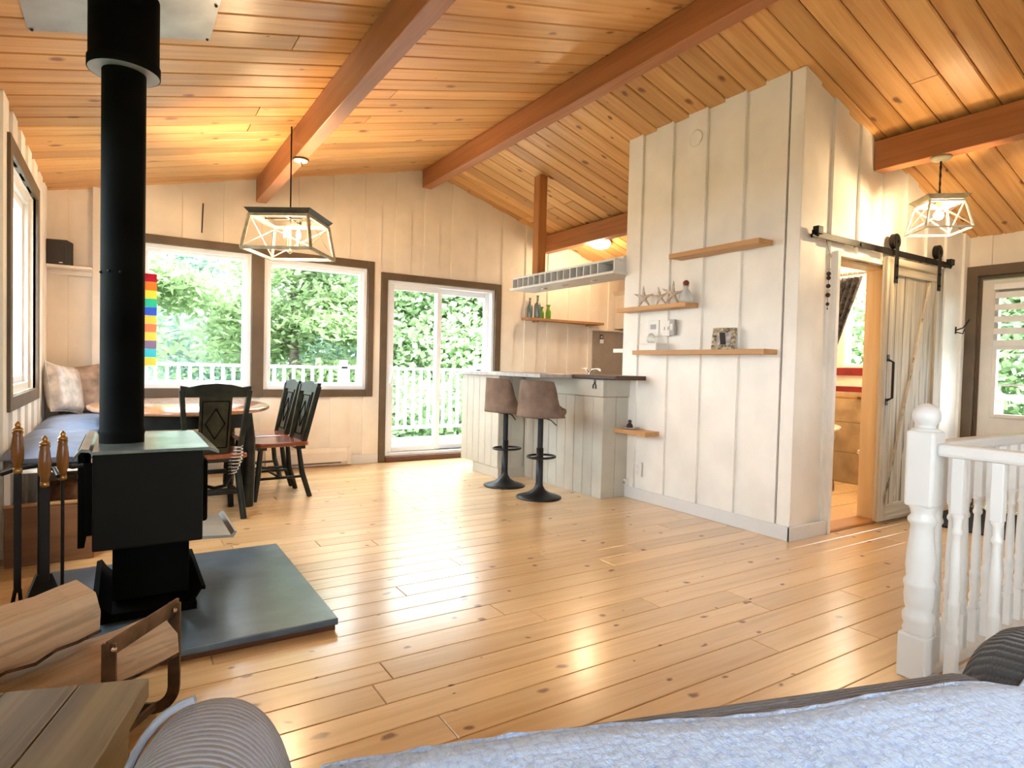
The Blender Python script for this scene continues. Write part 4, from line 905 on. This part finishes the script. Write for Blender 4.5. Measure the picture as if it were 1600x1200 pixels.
dc = thing('glass_decanter', 'small clear glass decanter with round red stopper beside the starfish', 'decanter', (XS-.075, 3.25, 1.618)); obj('body', MB().lathe([(.001,0),(.05,0),(.055,.02),(.05,.06),(.03,.09),(.018,.105),(.018,.125),(.026,.13)], 20), 'clearglass', dc); obj('stopper', MB().ball((0,0,.15), .024, 8), 'cork', dc)
wb = thing('white_box', 'low white box at the left end of the long shelf', 'box', (XS-.075, 3.58, 1.2585)); obj('body', MB().box(-.06, .06, -.095, .095, 0, .045), 'plate', wb, bev=.003); obj('lid', MB().box(-.063, .063, -.098, .098, .045, .06), 'plate', wb, bev=.003)
fg = thing('glass_shell', 'clear glass shell ornament on top of the white box', 'ornament', (XS-.075, 3.60, 1.319)); obj('shell', MB().lathe([(.03,0),(.045,.02),(.04,.05),(.02,.075),(.001,.08)], 10, sx=.5), 'clearglass', fg); obj('foot', MB().lathe([(.034,0),(.034,.006),(.02,.008)], 12, sx=.6), 'clearglass', fg)
def wallplate(name, label, cat, y, z, wy, hz, mat, detail, dep=.014):
    t = thing(name, label, cat, (XS, y, z)); obj('plate', MB().box(-dep, 0, -wy/2, wy/2, 0, hz), mat, t, bev=.003); detail(t); return t
wallplate('thermostat', 'square white thermostat above the white box', 'thermostat', 3.64, 1.375, .12, .135, 'plate', lambda t: obj('screen', MB().box(-.017, -.014, -.03, .03, .06, .10), 'greyplate', t))
wallplate('light_switch', 'white double light switch in the middle of the wall controls', 'switch', 3.50, 1.375, .085, .125, 'plate', lambda t: [obj('toggle', MB().box(-.022, -.014, q-.008, q+.008, .05, .075), 'plate', t) for q in (-.02, .02)])
wallplate('dimmer_control', 'grey control box at the right of the wall controls', 'control', 3.425, 1.38, .05, .125, 'greyplate', lambda t: obj('slider', MB().box(-.035, -.03, -.012, .012, .04, .09), 'plate', t), .03)
pf = thing('picture_frame', 'small pebble picture frame leaning on the long shelf', 'picture frame', (XS-.085, 2.885, 1.2585), R(-72))
def tilt(y, z): return (0, y, z)
fr_ = MB()
for (a, b, c, d_) in ((-.085,.085,0,.035),(-.085,.085,.125,.16),(-.085,-.05,.035,.125),(.05,.085,.035,.125)): fr_.box(a, b, -.010, .010, c, d_)
o = obj('pebble_border', fr_, 'pebble', pf, bev=.006); o.rotation_euler = (R(-12), 0, 0); o = obj('photo', MB().box(-.052, .052, -.004, .002, .033, .127), 'picture', pf); o.rotation_euler = (R(-12), 0, 0); o = obj('easel', MB().box(-.02, .02, .012, .016, .0, .12), 'dark', pf); o.rotation_euler = (R(14), 0, 0)
fi = thing('figurine', 'small dark brown figurine on the lowest shelf', 'figurine', (XS-.09, 3.80, .6155)); obj('body', MB().lathe([(.001,0),(.026,0),(.028,.015),(.018,.03),(.012,.036),(.017,.045),(.014,.058),(.001,.064)], 14), 'bead1', fi); obj('beak', MB().tube([(-.01,0,.048),(-.024,-.01,.044)], [.006,.002], 6), 'dark', fi)
dsh = thing('clear_dish', 'shallow clear dish beneath the figurine', 'dish', (XS-.08, 3.80, .601)); obj('bowl', MB().lathe([(.001,.0),(.05,.0),(.072,.012),(.070,.014),(.05,.004),(.001,.004)], 20), 'clearglass', dsh); obj('rim', MB().lathe([(.070,.012),(.074,.012),(.074,.0145),(.070,.0145)], 20), 'clearglass', dsh)
wallplate('wall_outlet', 'white wall outlet low on the box below the short shelf', 'outlet', 3.775, .20, .075, .12, 'wallw', lambda t: [obj('socket_face', MB().box(-.016, -.014, -.016, .016, q, q+.03), 'plate', t) for q in (.02, .07)], .006)
wallplate('plug_adapter', 'white plug in adapter just above the baseboard', 'adapter', 3.91, .10, .05, .055, 'plate', lambda t: obj('grille', MB().box(-.038, -.035, -.015, .015, .01, .04), 'greyplate', t), .035)
vt = thing('round_vent', 'round white vent cover high on the box wall', 'vent', (XS-.0, 3.265, 2.88)); 
o = obj('ring', MB().lathe([(.05,0),(.062,0),(.064,.006),(.058,.012),(.05,.008)], 30), 'wallw', vt); o.rotation_euler = (0, R(-90), 0); o = obj('disc', MB().lathe([(.001,.006),(.043,.006),(.045,.0),(.001,.0)], 30), 'wallw', vt); o.rotation_euler = (0, R(-90), 0)
bdm = thing('bead_string', 'hanging string of dark and clear beads beside the bathroom doorway', 'bead string', (3.975, YN-.058, 1.55)); obj('string', MB().tube([(-.0,0,-.01),(-.002,0,.36),(-.004,.03,.47)], .0015, 5), 'dark', bdm)
for z_, r_, m_ in ((.34,.017,'bead2'),(.25,.011,'bead2'),(.222,.015,'bead1'),(.194,.015,'bead1'),(.14,.015,'bead1'),(.112,.013,'bead2'),(.08,.016,'bead1'),(.02,.012,'bead1'),(-.012,.005,'bead1')): obj('bead', MB().ball((-.001,0,z_), r_, 6), m_, bdm)
hk = thing('coat_hook', 'black double coat hook on the wall end by the right door', 'hook', (5.95, YN-.022, 1.50)); obj('plate', MB().box(-.012, .012, -.006, 0, -.03, .03), 'blackm', hk, bev=.002); obj('long_arm', MB().tube([(0,-.004,.0),(.02,-.05,.02),(.04,-.085,.09)], .006, 7), 'blackm', hk); obj('short_arm', MB().tube([(0,-.004,-.015),(.015,-.05,-.03),(.02,-.06,.01)], .005, 7), 'blackm', hk)
mt = thing('door_mat', 'black mat on the floor in front of the right door', 'mat', (5.55, 1.85, .001)); obj('pile', MB().box(-.45, .48, -.42, .42, 0, .012), 'mat', mt, bev=.004); obj('border', MB().box(-.47, -.45, -.44, .44, 0, .010).box(.48, .50, -.44, .44, 0, .010).box(-.45, .48, -.44, -.42, 0, .010).box(-.45, .48, .42, .44, 0, .010), 'mat', mt)

# ================================================================== BATHROOM
tf = struct(obj('floor_bathroom', MB().box(XB+.1, XR-.012, YN+.1, YF-.1, .001, .006), 'tile')); 
for k in range(5): obj('floor_plank', MB().box(XB+.1, XR-.012, YN+.125+k*.28, YN+.125+k*.28+.272, .006, .012), 'jamb', tf, bev=.002)
wt = struct(obj('wall_bathroom_wainscot', MB().box(XR-.03, XR-.012, YN+.1, YF-.1, .012, .93), 'tile'))
for r_ in range(3):
    for k in range(4): obj('wall_tile', MB().box(XR-.036, XR-.03, YN+.105+k*.345, YN+.105+k*.345+.34, .02+r_*.303, .02+r_*.303+.298), 'tile', wt, bev=.002)
tub = thing('clawfoot_tub', 'white roll top bathtub seen through the bathroom doorway', 'bathtub', (5.15, 3.44, .012)); n = 40
mb = MB(); pr = [(.55,.10),(.72,.12),(.84,.25),(.93,.45),(.97,.56),(1.04,.575),(1.05,.595),(1.0,.605),(.93,.59),(.86,.45),(.70,.22),(.001,.18)]
mb.lathe(pr, n, sx=.74, sy=.36); obj('basin', mb, 'porcelain', tub)
for sx in (-1, 1):
    for sy in (-1, 1): obj('claw_foot', MB().tube([(sx*.42, sy*.2, .16), (sx*.46, sy*.24, .08), (sx*.46, sy*.24, 0)], [.03,.025,.03], 8), 'chrome', tub)
wc = thing('toilet', 'white toilet just inside the bathroom doorway', 'toilet', (5.72, 2.78, .012), R(0))
mb = MB(); mb.lathe([(.09,0),(.10,.02),(.085,.12),(.11,.22),(.17,.33),(.18,.37),(.001,.37)], 28, sx=1.0, sy=1.25); obj('bowl', mb, 'porcelain', wc); obj('seat', MB().lathe([(.001,.372),(.185,.372),(.19,.38),(.185,.392),(.001,.392)], 28, sx=1.0, sy=1.25), 'porcelain', wc); obj('lid', MB().lathe([(.001,.394),(.183,.394),(.187,.402),(.175,.412),(.001,.414)], 28, sx=1.0, sy=1.25), 'porcelain', wc)
obj('tank', MB().box(.20, .36, -.21, .21, .36, .74), 'porcelain', wc, bev=.02); obj('tank_lid', MB().box(.19, .37, -.22, .22, .74, .77), 'porcelain', wc, bev=.008)
tb_ = thing('towel_bar', 'brass towel bar on the bathroom wall below the red trim', 'towel bar', (XR-.036, 3.45, .875)); obj('bar', MB().tube([(-.06,-.20,0),(-.06,.25,0)], .009, 8), 'brass', tb_); obj('end_post', MB().tube([(0,-.20,0),(-.07,-.20,0)], .014, 10), 'brass', tb_); obj('end_post', MB().tube([(0,.25,0),(-.07,.25,0)], .014, 10), 'brass', tb_)
cr_ = thing('curtain_rod', 'chrome shower curtain rod across the bathroom', 'curtain rod', (5.35, YN+.1, 1.98)); obj('rod', MB().tube([(0,.0,0),(0,1.4,0)], .012, 10), 'chrome', cr_); obj('flange', MB().tube([(0,1.385,0),(0,1.4,0)], .03, 14), 'chrome', cr_)
def drape(name, label, mat, top, bot, z0, z1, folds, amp):
    t = thing(name, label, 'curtain', (0, 0, 0)); n, m_ = 60, 24; vs = []
    for i in range(m_+1):
        f = i/m_; g_ = f**1.0; z = z1+(z0-z1)*f
        a = Vector(top[0]).lerp(Vector(bot[0]), g_); b = Vector(top[1]).lerp(Vector(bot[1]), g_); d_ = (b-a).normalized(); nr = Vector((-d_.y, d_.x))
        for j in range(n+1):
            s_ = j/n; p = a.lerp(b, s_)+nr*amp*math.sin(s_*folds*2*PI+f*1.2); vs.append((p.x, p.y, z))
    mb = MB(); mb.add(vs, [(i*(n+1)+j, i*(n+1)+j+1, (i+1)*(n+1)+j+1, (i+1)*(n+1)+j) for i in range(m_) for j in range(n)], True); o = obj('cloth', mb, mat, t); md = o.modifiers.new('thick', 'SOLIDIFY'); md.thickness = .003
    rg = MB()
    for k in range(6): q = Vector(top[0]).lerp(Vector(top[1]), (k+.5)/6); rg.tube([(5.35+.022*math.cos(w_), q.y, 1.98+.022*math.sin(w_)) for w_ in [2*PI*u/10 for u in range(11)]], .003, 5, cap=False)
    obj('rings', rg, 'chrome', t)['kind'] = 'stuff'; return t
drape('shower_curtain', 'dark patterned shower curtain tied aside in the bathroom', 'curtain', ((5.38, 2.86), (5.38, 3.12)), ((5.40, 3.18), (5.40, 3.38)), 1.00, 1.955, 5, .022)
drape('curtain_liner', 'cream curtain liner hanging behind the dark shower curtain', 'liner', ((5.32, 3.15), (5.32, 3.60)), ((5.32, 3.33), (5.32, 3.62)), .75, 1.955, 6, .02)
lt = D.lights.new('bathroom_fill_lamp', 'POINT'); lt.energy = 30; lt.color = (1, .80, .52); lt.shadow_soft_size = .08; bl_ = thing('bathroom_fill_lamp', 'small unseen ceiling light that brightens the bathroom', 'lamp', (5.55, 2.95, zr(5.55)-.006)); bl_.rotation_euler = (0, an, 0)  # unseen lamp, its light raised to brighten the dark bathroom
obj('base', MB().lathe([(.001,0),(.07,0),(.07,-.015),(.06,-.018)], 20), 'chrome', bl_); obj('globe', MB().lathe([(.06,-.018),(.065,-.05),(.04,-.085),(.001,-.095)], 20), 'domeglow', bl_)
lo = D.objects.new('bathroom_fill_light', lt); COL.objects.link(lo); lo.parent = bl_; lo.location = (0, 0, -.16)

# ================================================================== SOFA, BLANKET, SIDE TABLE
SA = R(-17)
sf_ = thing('sofa', 'grey corduroy sofa along the bottom of the picture', 'sofa', (.267, 1.02, 0), SA)
# local: x along the front edge (0..1.75), y<0 towards the camera
def rounded_block(x0, x1, y0, y1, z0, z1, rad, mat, name, seg=6):
    o = obj(name, MB().box(x0, x1, y0, y1, z0, z1), mat, sf_); b = o.modifiers.new('bevel', 'BEVEL'); b.width = rad; b.segments = seg; b.limit_method = 'ANGLE'
    for p in o.data.polygons: p.use_smooth = True
    return o
rounded_block(-.0, 1.42, -.95, -.03, .06, .34, .03, 'sofa', 'base'); rounded_block(.0, 1.41, -.92, .0, .30, .455, .06, 'sofa', 'seat_cushion')
arm = MB(); n = 26; rows = []
def armring(y, w_, top, k):
    pts = []
    for j in range(n+1):
        a = PI*j/n; x = -math.cos(a); z = math.sin(a); pts.append((-.145+x*w_*(abs(x)**-.12 if abs(x) > .01 else 1), y, .06+(top-.06)*(1-(1-z)**1.0*1.0) if False else .06+(top-.06)*(z**.55 if z > 0 else 0)))
    return pts
ys_ = [(-.95,1,.0),(-.6,1,.0),(-.2,1,.0),(-.08,1,.0),(-.02,.985,-.006),(.02,.95,-.02),(.05,.88,-.05),(.068,.77,-.10),(.076,.6,-.2),(.078,.3,-.36)]
vs = []
for y_, k, dz in ys_: vs += armring(y_, .145*k, .572+dz, k)
fs = [(i*(n+1)+j, (i+1)*(n+1)+j, (i+1)*(n+1)+j+1, i*(n+1)+j+1) for i in range(len(ys_)-1) for j in range(n)]+[tuple(range((len(ys_)-1)*(n+1), len(ys_)*(n+1)))]
arm.add(vs, fs, True); fixn(obj('left_arm', arm, 'sofaarm', sf_, sub=1))
pts_ = [p for p in armring(-.03, .150, .578, 1)]; obj('arm_piping', MB().tube(pts_[2:13], .007, 6), 'sofaarm', sf_)
for nm, x0 in (('right_arm', 1.36),):
    ra = MB(); vs = []; yy = [(-.95,1,.0),(-.4,1,.0),(-.10,1,-.0),(-.03,.95,-.03),(.01,.85,-.09),(.02,.6,-.2)]
    for y_, k, dz in yy: vs += [(x0+.16+(p[0]+.145), p[1], p[2]) for p in armring(y_, .17*k, .572+dz, k)]
    ra.add(vs, [(i*(n+1)+j, (i+1)*(n+1)+j, (i+1)*(n+1)+j+1, i*(n+1)+j+1) for i in range(len(yy)-1) for j in range(n)]+[tuple(range((len(yy)-1)*(n+1), len(yy)*(n+1)))], True); fixn(obj(nm, ra, 'sofadark', sf_, sub=1))
for sx in (.05, 1.36):
    for sy in (-.12, -.88): obj('foot', MB().tube([(sx, sy, 0), (sx, sy, .07)], [.02, .03], 10), 'dark', sf_)
bk2 = thing('blanket', 'fluffy pale blue blanket spread over the sofa seat', 'blanket', (.267, 1.02, .455), SA)
bm_ = MB(); nx, ny = 220, 90; vs = []; rb = random.Random(4)
for i in range(nx+1):
    for j in range(ny+1):
        u = .02+i/nx*1.70; v = -.05-.058*u-.006*math.sin(u*9)-.06*max(0, .2-u)-j/ny*.80
        ax = (u-1.52)/.17; az = (.06+.512*max(0, 1-min(1, abs(ax))**2.2)**.28-.455+.004) if abs(ax) < 1 else -1
        v -= .03*min(1, max(0, (u-1.30)/.10))
        e = j/ny; edge = min(1, e*14); z = .006+.022*edge**.5+.006*math.sin(u*7+v*5)+.010*math.sin(v*9+u*2)*.6+rb.uniform(-.002, .002)
        z = max(z, az+.02*edge**.5)
        vs.append((u, v+rb.uniform(-.002, .002), z))
bm_.add(vs, [(i*(ny+1)+j, i*(ny+1)+j+1, (i+1)*(ny+1)+j+1, (i+1)*(ny+1)+j)[::-1] for i in range(nx) for j in range(ny)], True)
o = fixn(obj('fleece', bm_, 'blanket', bk2)); md = o.modifiers.new('thick', 'SOLIDIFY'); md.thickness = .016; md.offset = -1
hem = [(vs[i*(ny+1)][0], vs[i*(ny+1)][1], vs[i*(ny+1)][2]+.0) for i in range(0, nx+1, 4)]; obj('hem', MB().tube(hem, .009, 7), 'blanket', bk2)

stb = thing('side_table', 'rustic brown wooden side table in the lower left corner', 'table', (.047, 1.315, 0), SA)
bw_ = .115
for k in range(5): obj('top_board', MB().box(-.575+k*bw_+.001, -.575+(k+1)*bw_-.001, -.55, .0, .462, .5), 'rustic', stb, bev=.003)
obj('apron', MB().box(-.045, -.02, -.50, -.05, .38, .462), 'rustic', stb, bev=.003); obj('apron', MB().box(-.53, -.05, -.045, -.02, .38, .462), 'rustic', stb, bev=.003)
for sx, sy in ((-.055,-.055),(-.055,-.50),(-.52,-.055),(-.52,-.50)): obj('leg', MB().box(sx-.03, sx+.03, sy-.03, sy+.03, 0, .462), 'rustic', stb, bev=.004)
obj('lower_shelf', MB().box(-.54, -.04, -.52, -.04, .12, .145), 'rusticdark', stb, bev=.003); obj('side_panel', MB().box(-.05, -.035, -.47, -.085, .145, .38), 'rusticdark', stb)

# ================================================================== OUTSIDE
dk = struct(obj('floor_deck', MB().box(-4, 8.5, YB+.15, 9.1, -.30, -.09), 'deck'))
for k in range(17): obj('deck_board', MB().box(-4, 8.5, YB+.16+k*.145, YB+.16+k*.145+.138, -.09, -.065), 'deck', dk, bev=.003)
RY = 8.95
dkr = thing('deck_railing', 'white wooden deck railing outside the back windows', 'railing', (0, RY, -.065)); 
obj('top_rail', MB().box(-3, 8, -.05, .05, 1.07, 1.11), 'railwhite', dkr, bev=.006); obj('bottom_rail', MB().box(-3, 8, -.025, .025, .15, .20), 'railwhite', dkr, bev=.004)
bmesh_ = MB().box(-.02, .02, -.02, .02, .20, 1.07).mesh('spindle', M['railwhite'])
for k in range(84): obj('spindle', bmesh_, 'railwhite', dkr, loc=(-2.9+k*.13, 0, 0))
for x in (-2.2, .1, 2.75, 5.0, 7.2): obj('post', MB().box(x-.05, x+.05, -.05, .05, 0, 1.2), 'railwhite', dkr, bev=.005)
pt_ = thing('patio_table', 'grey slatted patio table on the deck seen through the window', 'table', (2.45, 7.7, -.065))
for k in range(6): obj('slat', MB().box(-.4, .4, -.30+k*.1, -.30+k*.1+.085, .87, .89), 'siding', pt_, bev=.003)
for sx in (-.35, .35):
    for sy in (-.24, .24): obj('leg', MB().box(sx-.02, sx+.02, sy-.02, sy+.02, 0, .87), 'siding', pt_)
struct(obj('ground', MB().box(-60, 70, -60, 80, -3.2, -3.0), 'ground'))
def leaf_tree(label, loc, kind, hgt, rad, mat, nleaf, ls, seed, drop=0.0):
    nleaf = int(nleaf*2.1); ls *= .64
    rnd = random.Random(seed); t = thing('tree', label, 'tree', loc, group='trees beyond the deck'); tk_ = MB()
    tk_.tube([(0,0,0),(rad*.02,0,hgt*.3),(0,rad*.02,hgt*.6),(0,0,hgt*.95)], [.035*hgt*.5, .03*hgt*.45, .018*hgt*.4, .02], 9); obj('trunk', tk_, 'treebark', t)
    br_ = MB(); tips = []
    nb_ = 46 if kind == 'conifer' else 30
    for k in range(nb_):
        f = rnd.uniform(.06, .97) if kind == 'conifer' else rnd.uniform(.16, .9); a = rnd.uniform(0, 2*PI)
        if kind == 'conifer': L = rad*(1-f*.82); dz = -.18*L
        else: L = rad*math.sin(PI*min(1, .18+f*.8))**.6*rnd.uniform(.7, 1.05); dz = .25*L
        p0 = Vector((0, 0, hgt*f)); p1 = p0+Vector((math.cos(a)*L, math.sin(a)*L, dz)); br_.tube([p0, p0.lerp(p1, .5)+Vector((0,0,.05*L)), p1], [.05, .03, .01], 5, cap=False); tips.append((p0, p1, L))
    obj('branches', br_, 'treebark', t)['kind'] = 'stuff'
    vs, fs = [], []
    for q in range(nleaf):
        p0, p1, L = tips[rnd.randrange(len(tips))]; f = rnd.random()**.6; c = p0.lerp(p1, f); sp_ = (.14 if kind == 'conifer' else .30)*L+.12
        c = c+Vector((rnd.gauss(0, sp_), rnd.gauss(0, sp_), rnd.gauss(0, sp_*.5)-(drop*rnd.random()*L)))
        u = Vector((rnd.gauss(0,1), rnd.gauss(0,1), rnd.gauss(0,.6))).normalized(); v = u.cross(Vector((rnd.gauss(0,1), rnd.gauss(0,1), rnd.gauss(0,1)))).normalized(); s_ = ls*rnd.uniform(.6, 1.3)
        asp = .35 if kind == 'conifer' else .75; o_ = len(vs); vs += [tuple(c-u*s_), tuple(c+v*s_*asp), tuple(c+u*s_), tuple(c-v*s_*asp)]; fs.append((o_, o_+1, o_+2, o_+3))
    mb = MB(); mb.v = vs; mb.f = fs; mb.sm = [False]*len(fs); obj('foliage', mb, mat, t)['kind'] = 'stuff'; return t
G0 = -3.0
TR = [('tall feathery conifer filling the left window', (-.6, 13.5, G0), 'conifer', 11, 3.2, 'leafA', 16000, .17, 1),
      ('bright green conifer between the two back windows', (3.3, 14.6, G0), 'conifer', 10, 2.9, 'leafA', 15000, .16, 2),
      ('broad leafy maple outside the sliding door', (7.4, 14.2, G0), 'leafy', 7.2, 3.0, 'leafB', 21000, .115, 3),
      ('russet tinged tree at the upper right of the sliding door', (11.8, 17.5, G0), 'leafy', 10.5, 2.8, 'leafC', 9000, .17, 4),
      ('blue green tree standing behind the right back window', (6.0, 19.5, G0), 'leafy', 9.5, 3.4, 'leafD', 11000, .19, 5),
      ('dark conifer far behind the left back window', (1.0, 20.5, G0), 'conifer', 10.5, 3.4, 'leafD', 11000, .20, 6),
      ('leafy shrub low behind the deck railing', (5.2, 11.6, G0), 'leafy', 4.1, 1.9, 'leafB', 9000, .11, 7),
      ('leafy tree at the right edge of the sliding door', (11.0, 13.2, G0), 'leafy', 7.0, 2.6, 'leafB', 15000, .115, 8),
      ('green conifer seen through the left wall window', (-6.5, 17.0, G0), 'conifer', 9, 3.0, 'leafA', 8000, .18, 9),
      ('leafy tree beyond the right door', (12.5, 3.6, G0), 'leafy', 7.0, 2.8, 'leafB', 20000, .085, 10),
      ('green shrub outside the bathroom window', (10.5, 6.2, G0), 'leafy', 7.0, 2.4, 'leafB', 18000, .085, 11)]
for a_ in TR: leaf_tree(*a_)
shd = thing('neighbour_shed', 'pale grey shed roof beyond the right door glass', 'shed', (19.5, 3.2, G0)); obj('walls', MB().box(-1.5, 1.5, -2.4, 1.2, 0, 3.4), 'siding', shd); obj('roof', MB().prism([(-2.7,3.3),(-.6,5.0),(1.5,3.3)], lambda a, b, t: (t, a, b), -1.8, 1.8), 'siding', shd)
sr = thing('side_railing', 'pale wooden railing outside the right door', 'railing', (7.5, 1.8, -.1)); obj('top_rail', MB().box(-.04, .04, -1.6, 1.4, .98, 1.04), 'jamb', sr)
for k in range(12): obj('spindle', MB().box(-.03, .03, -1.5+k*.25, -1.45+k*.25, 0, .98), 'jamb', sr)
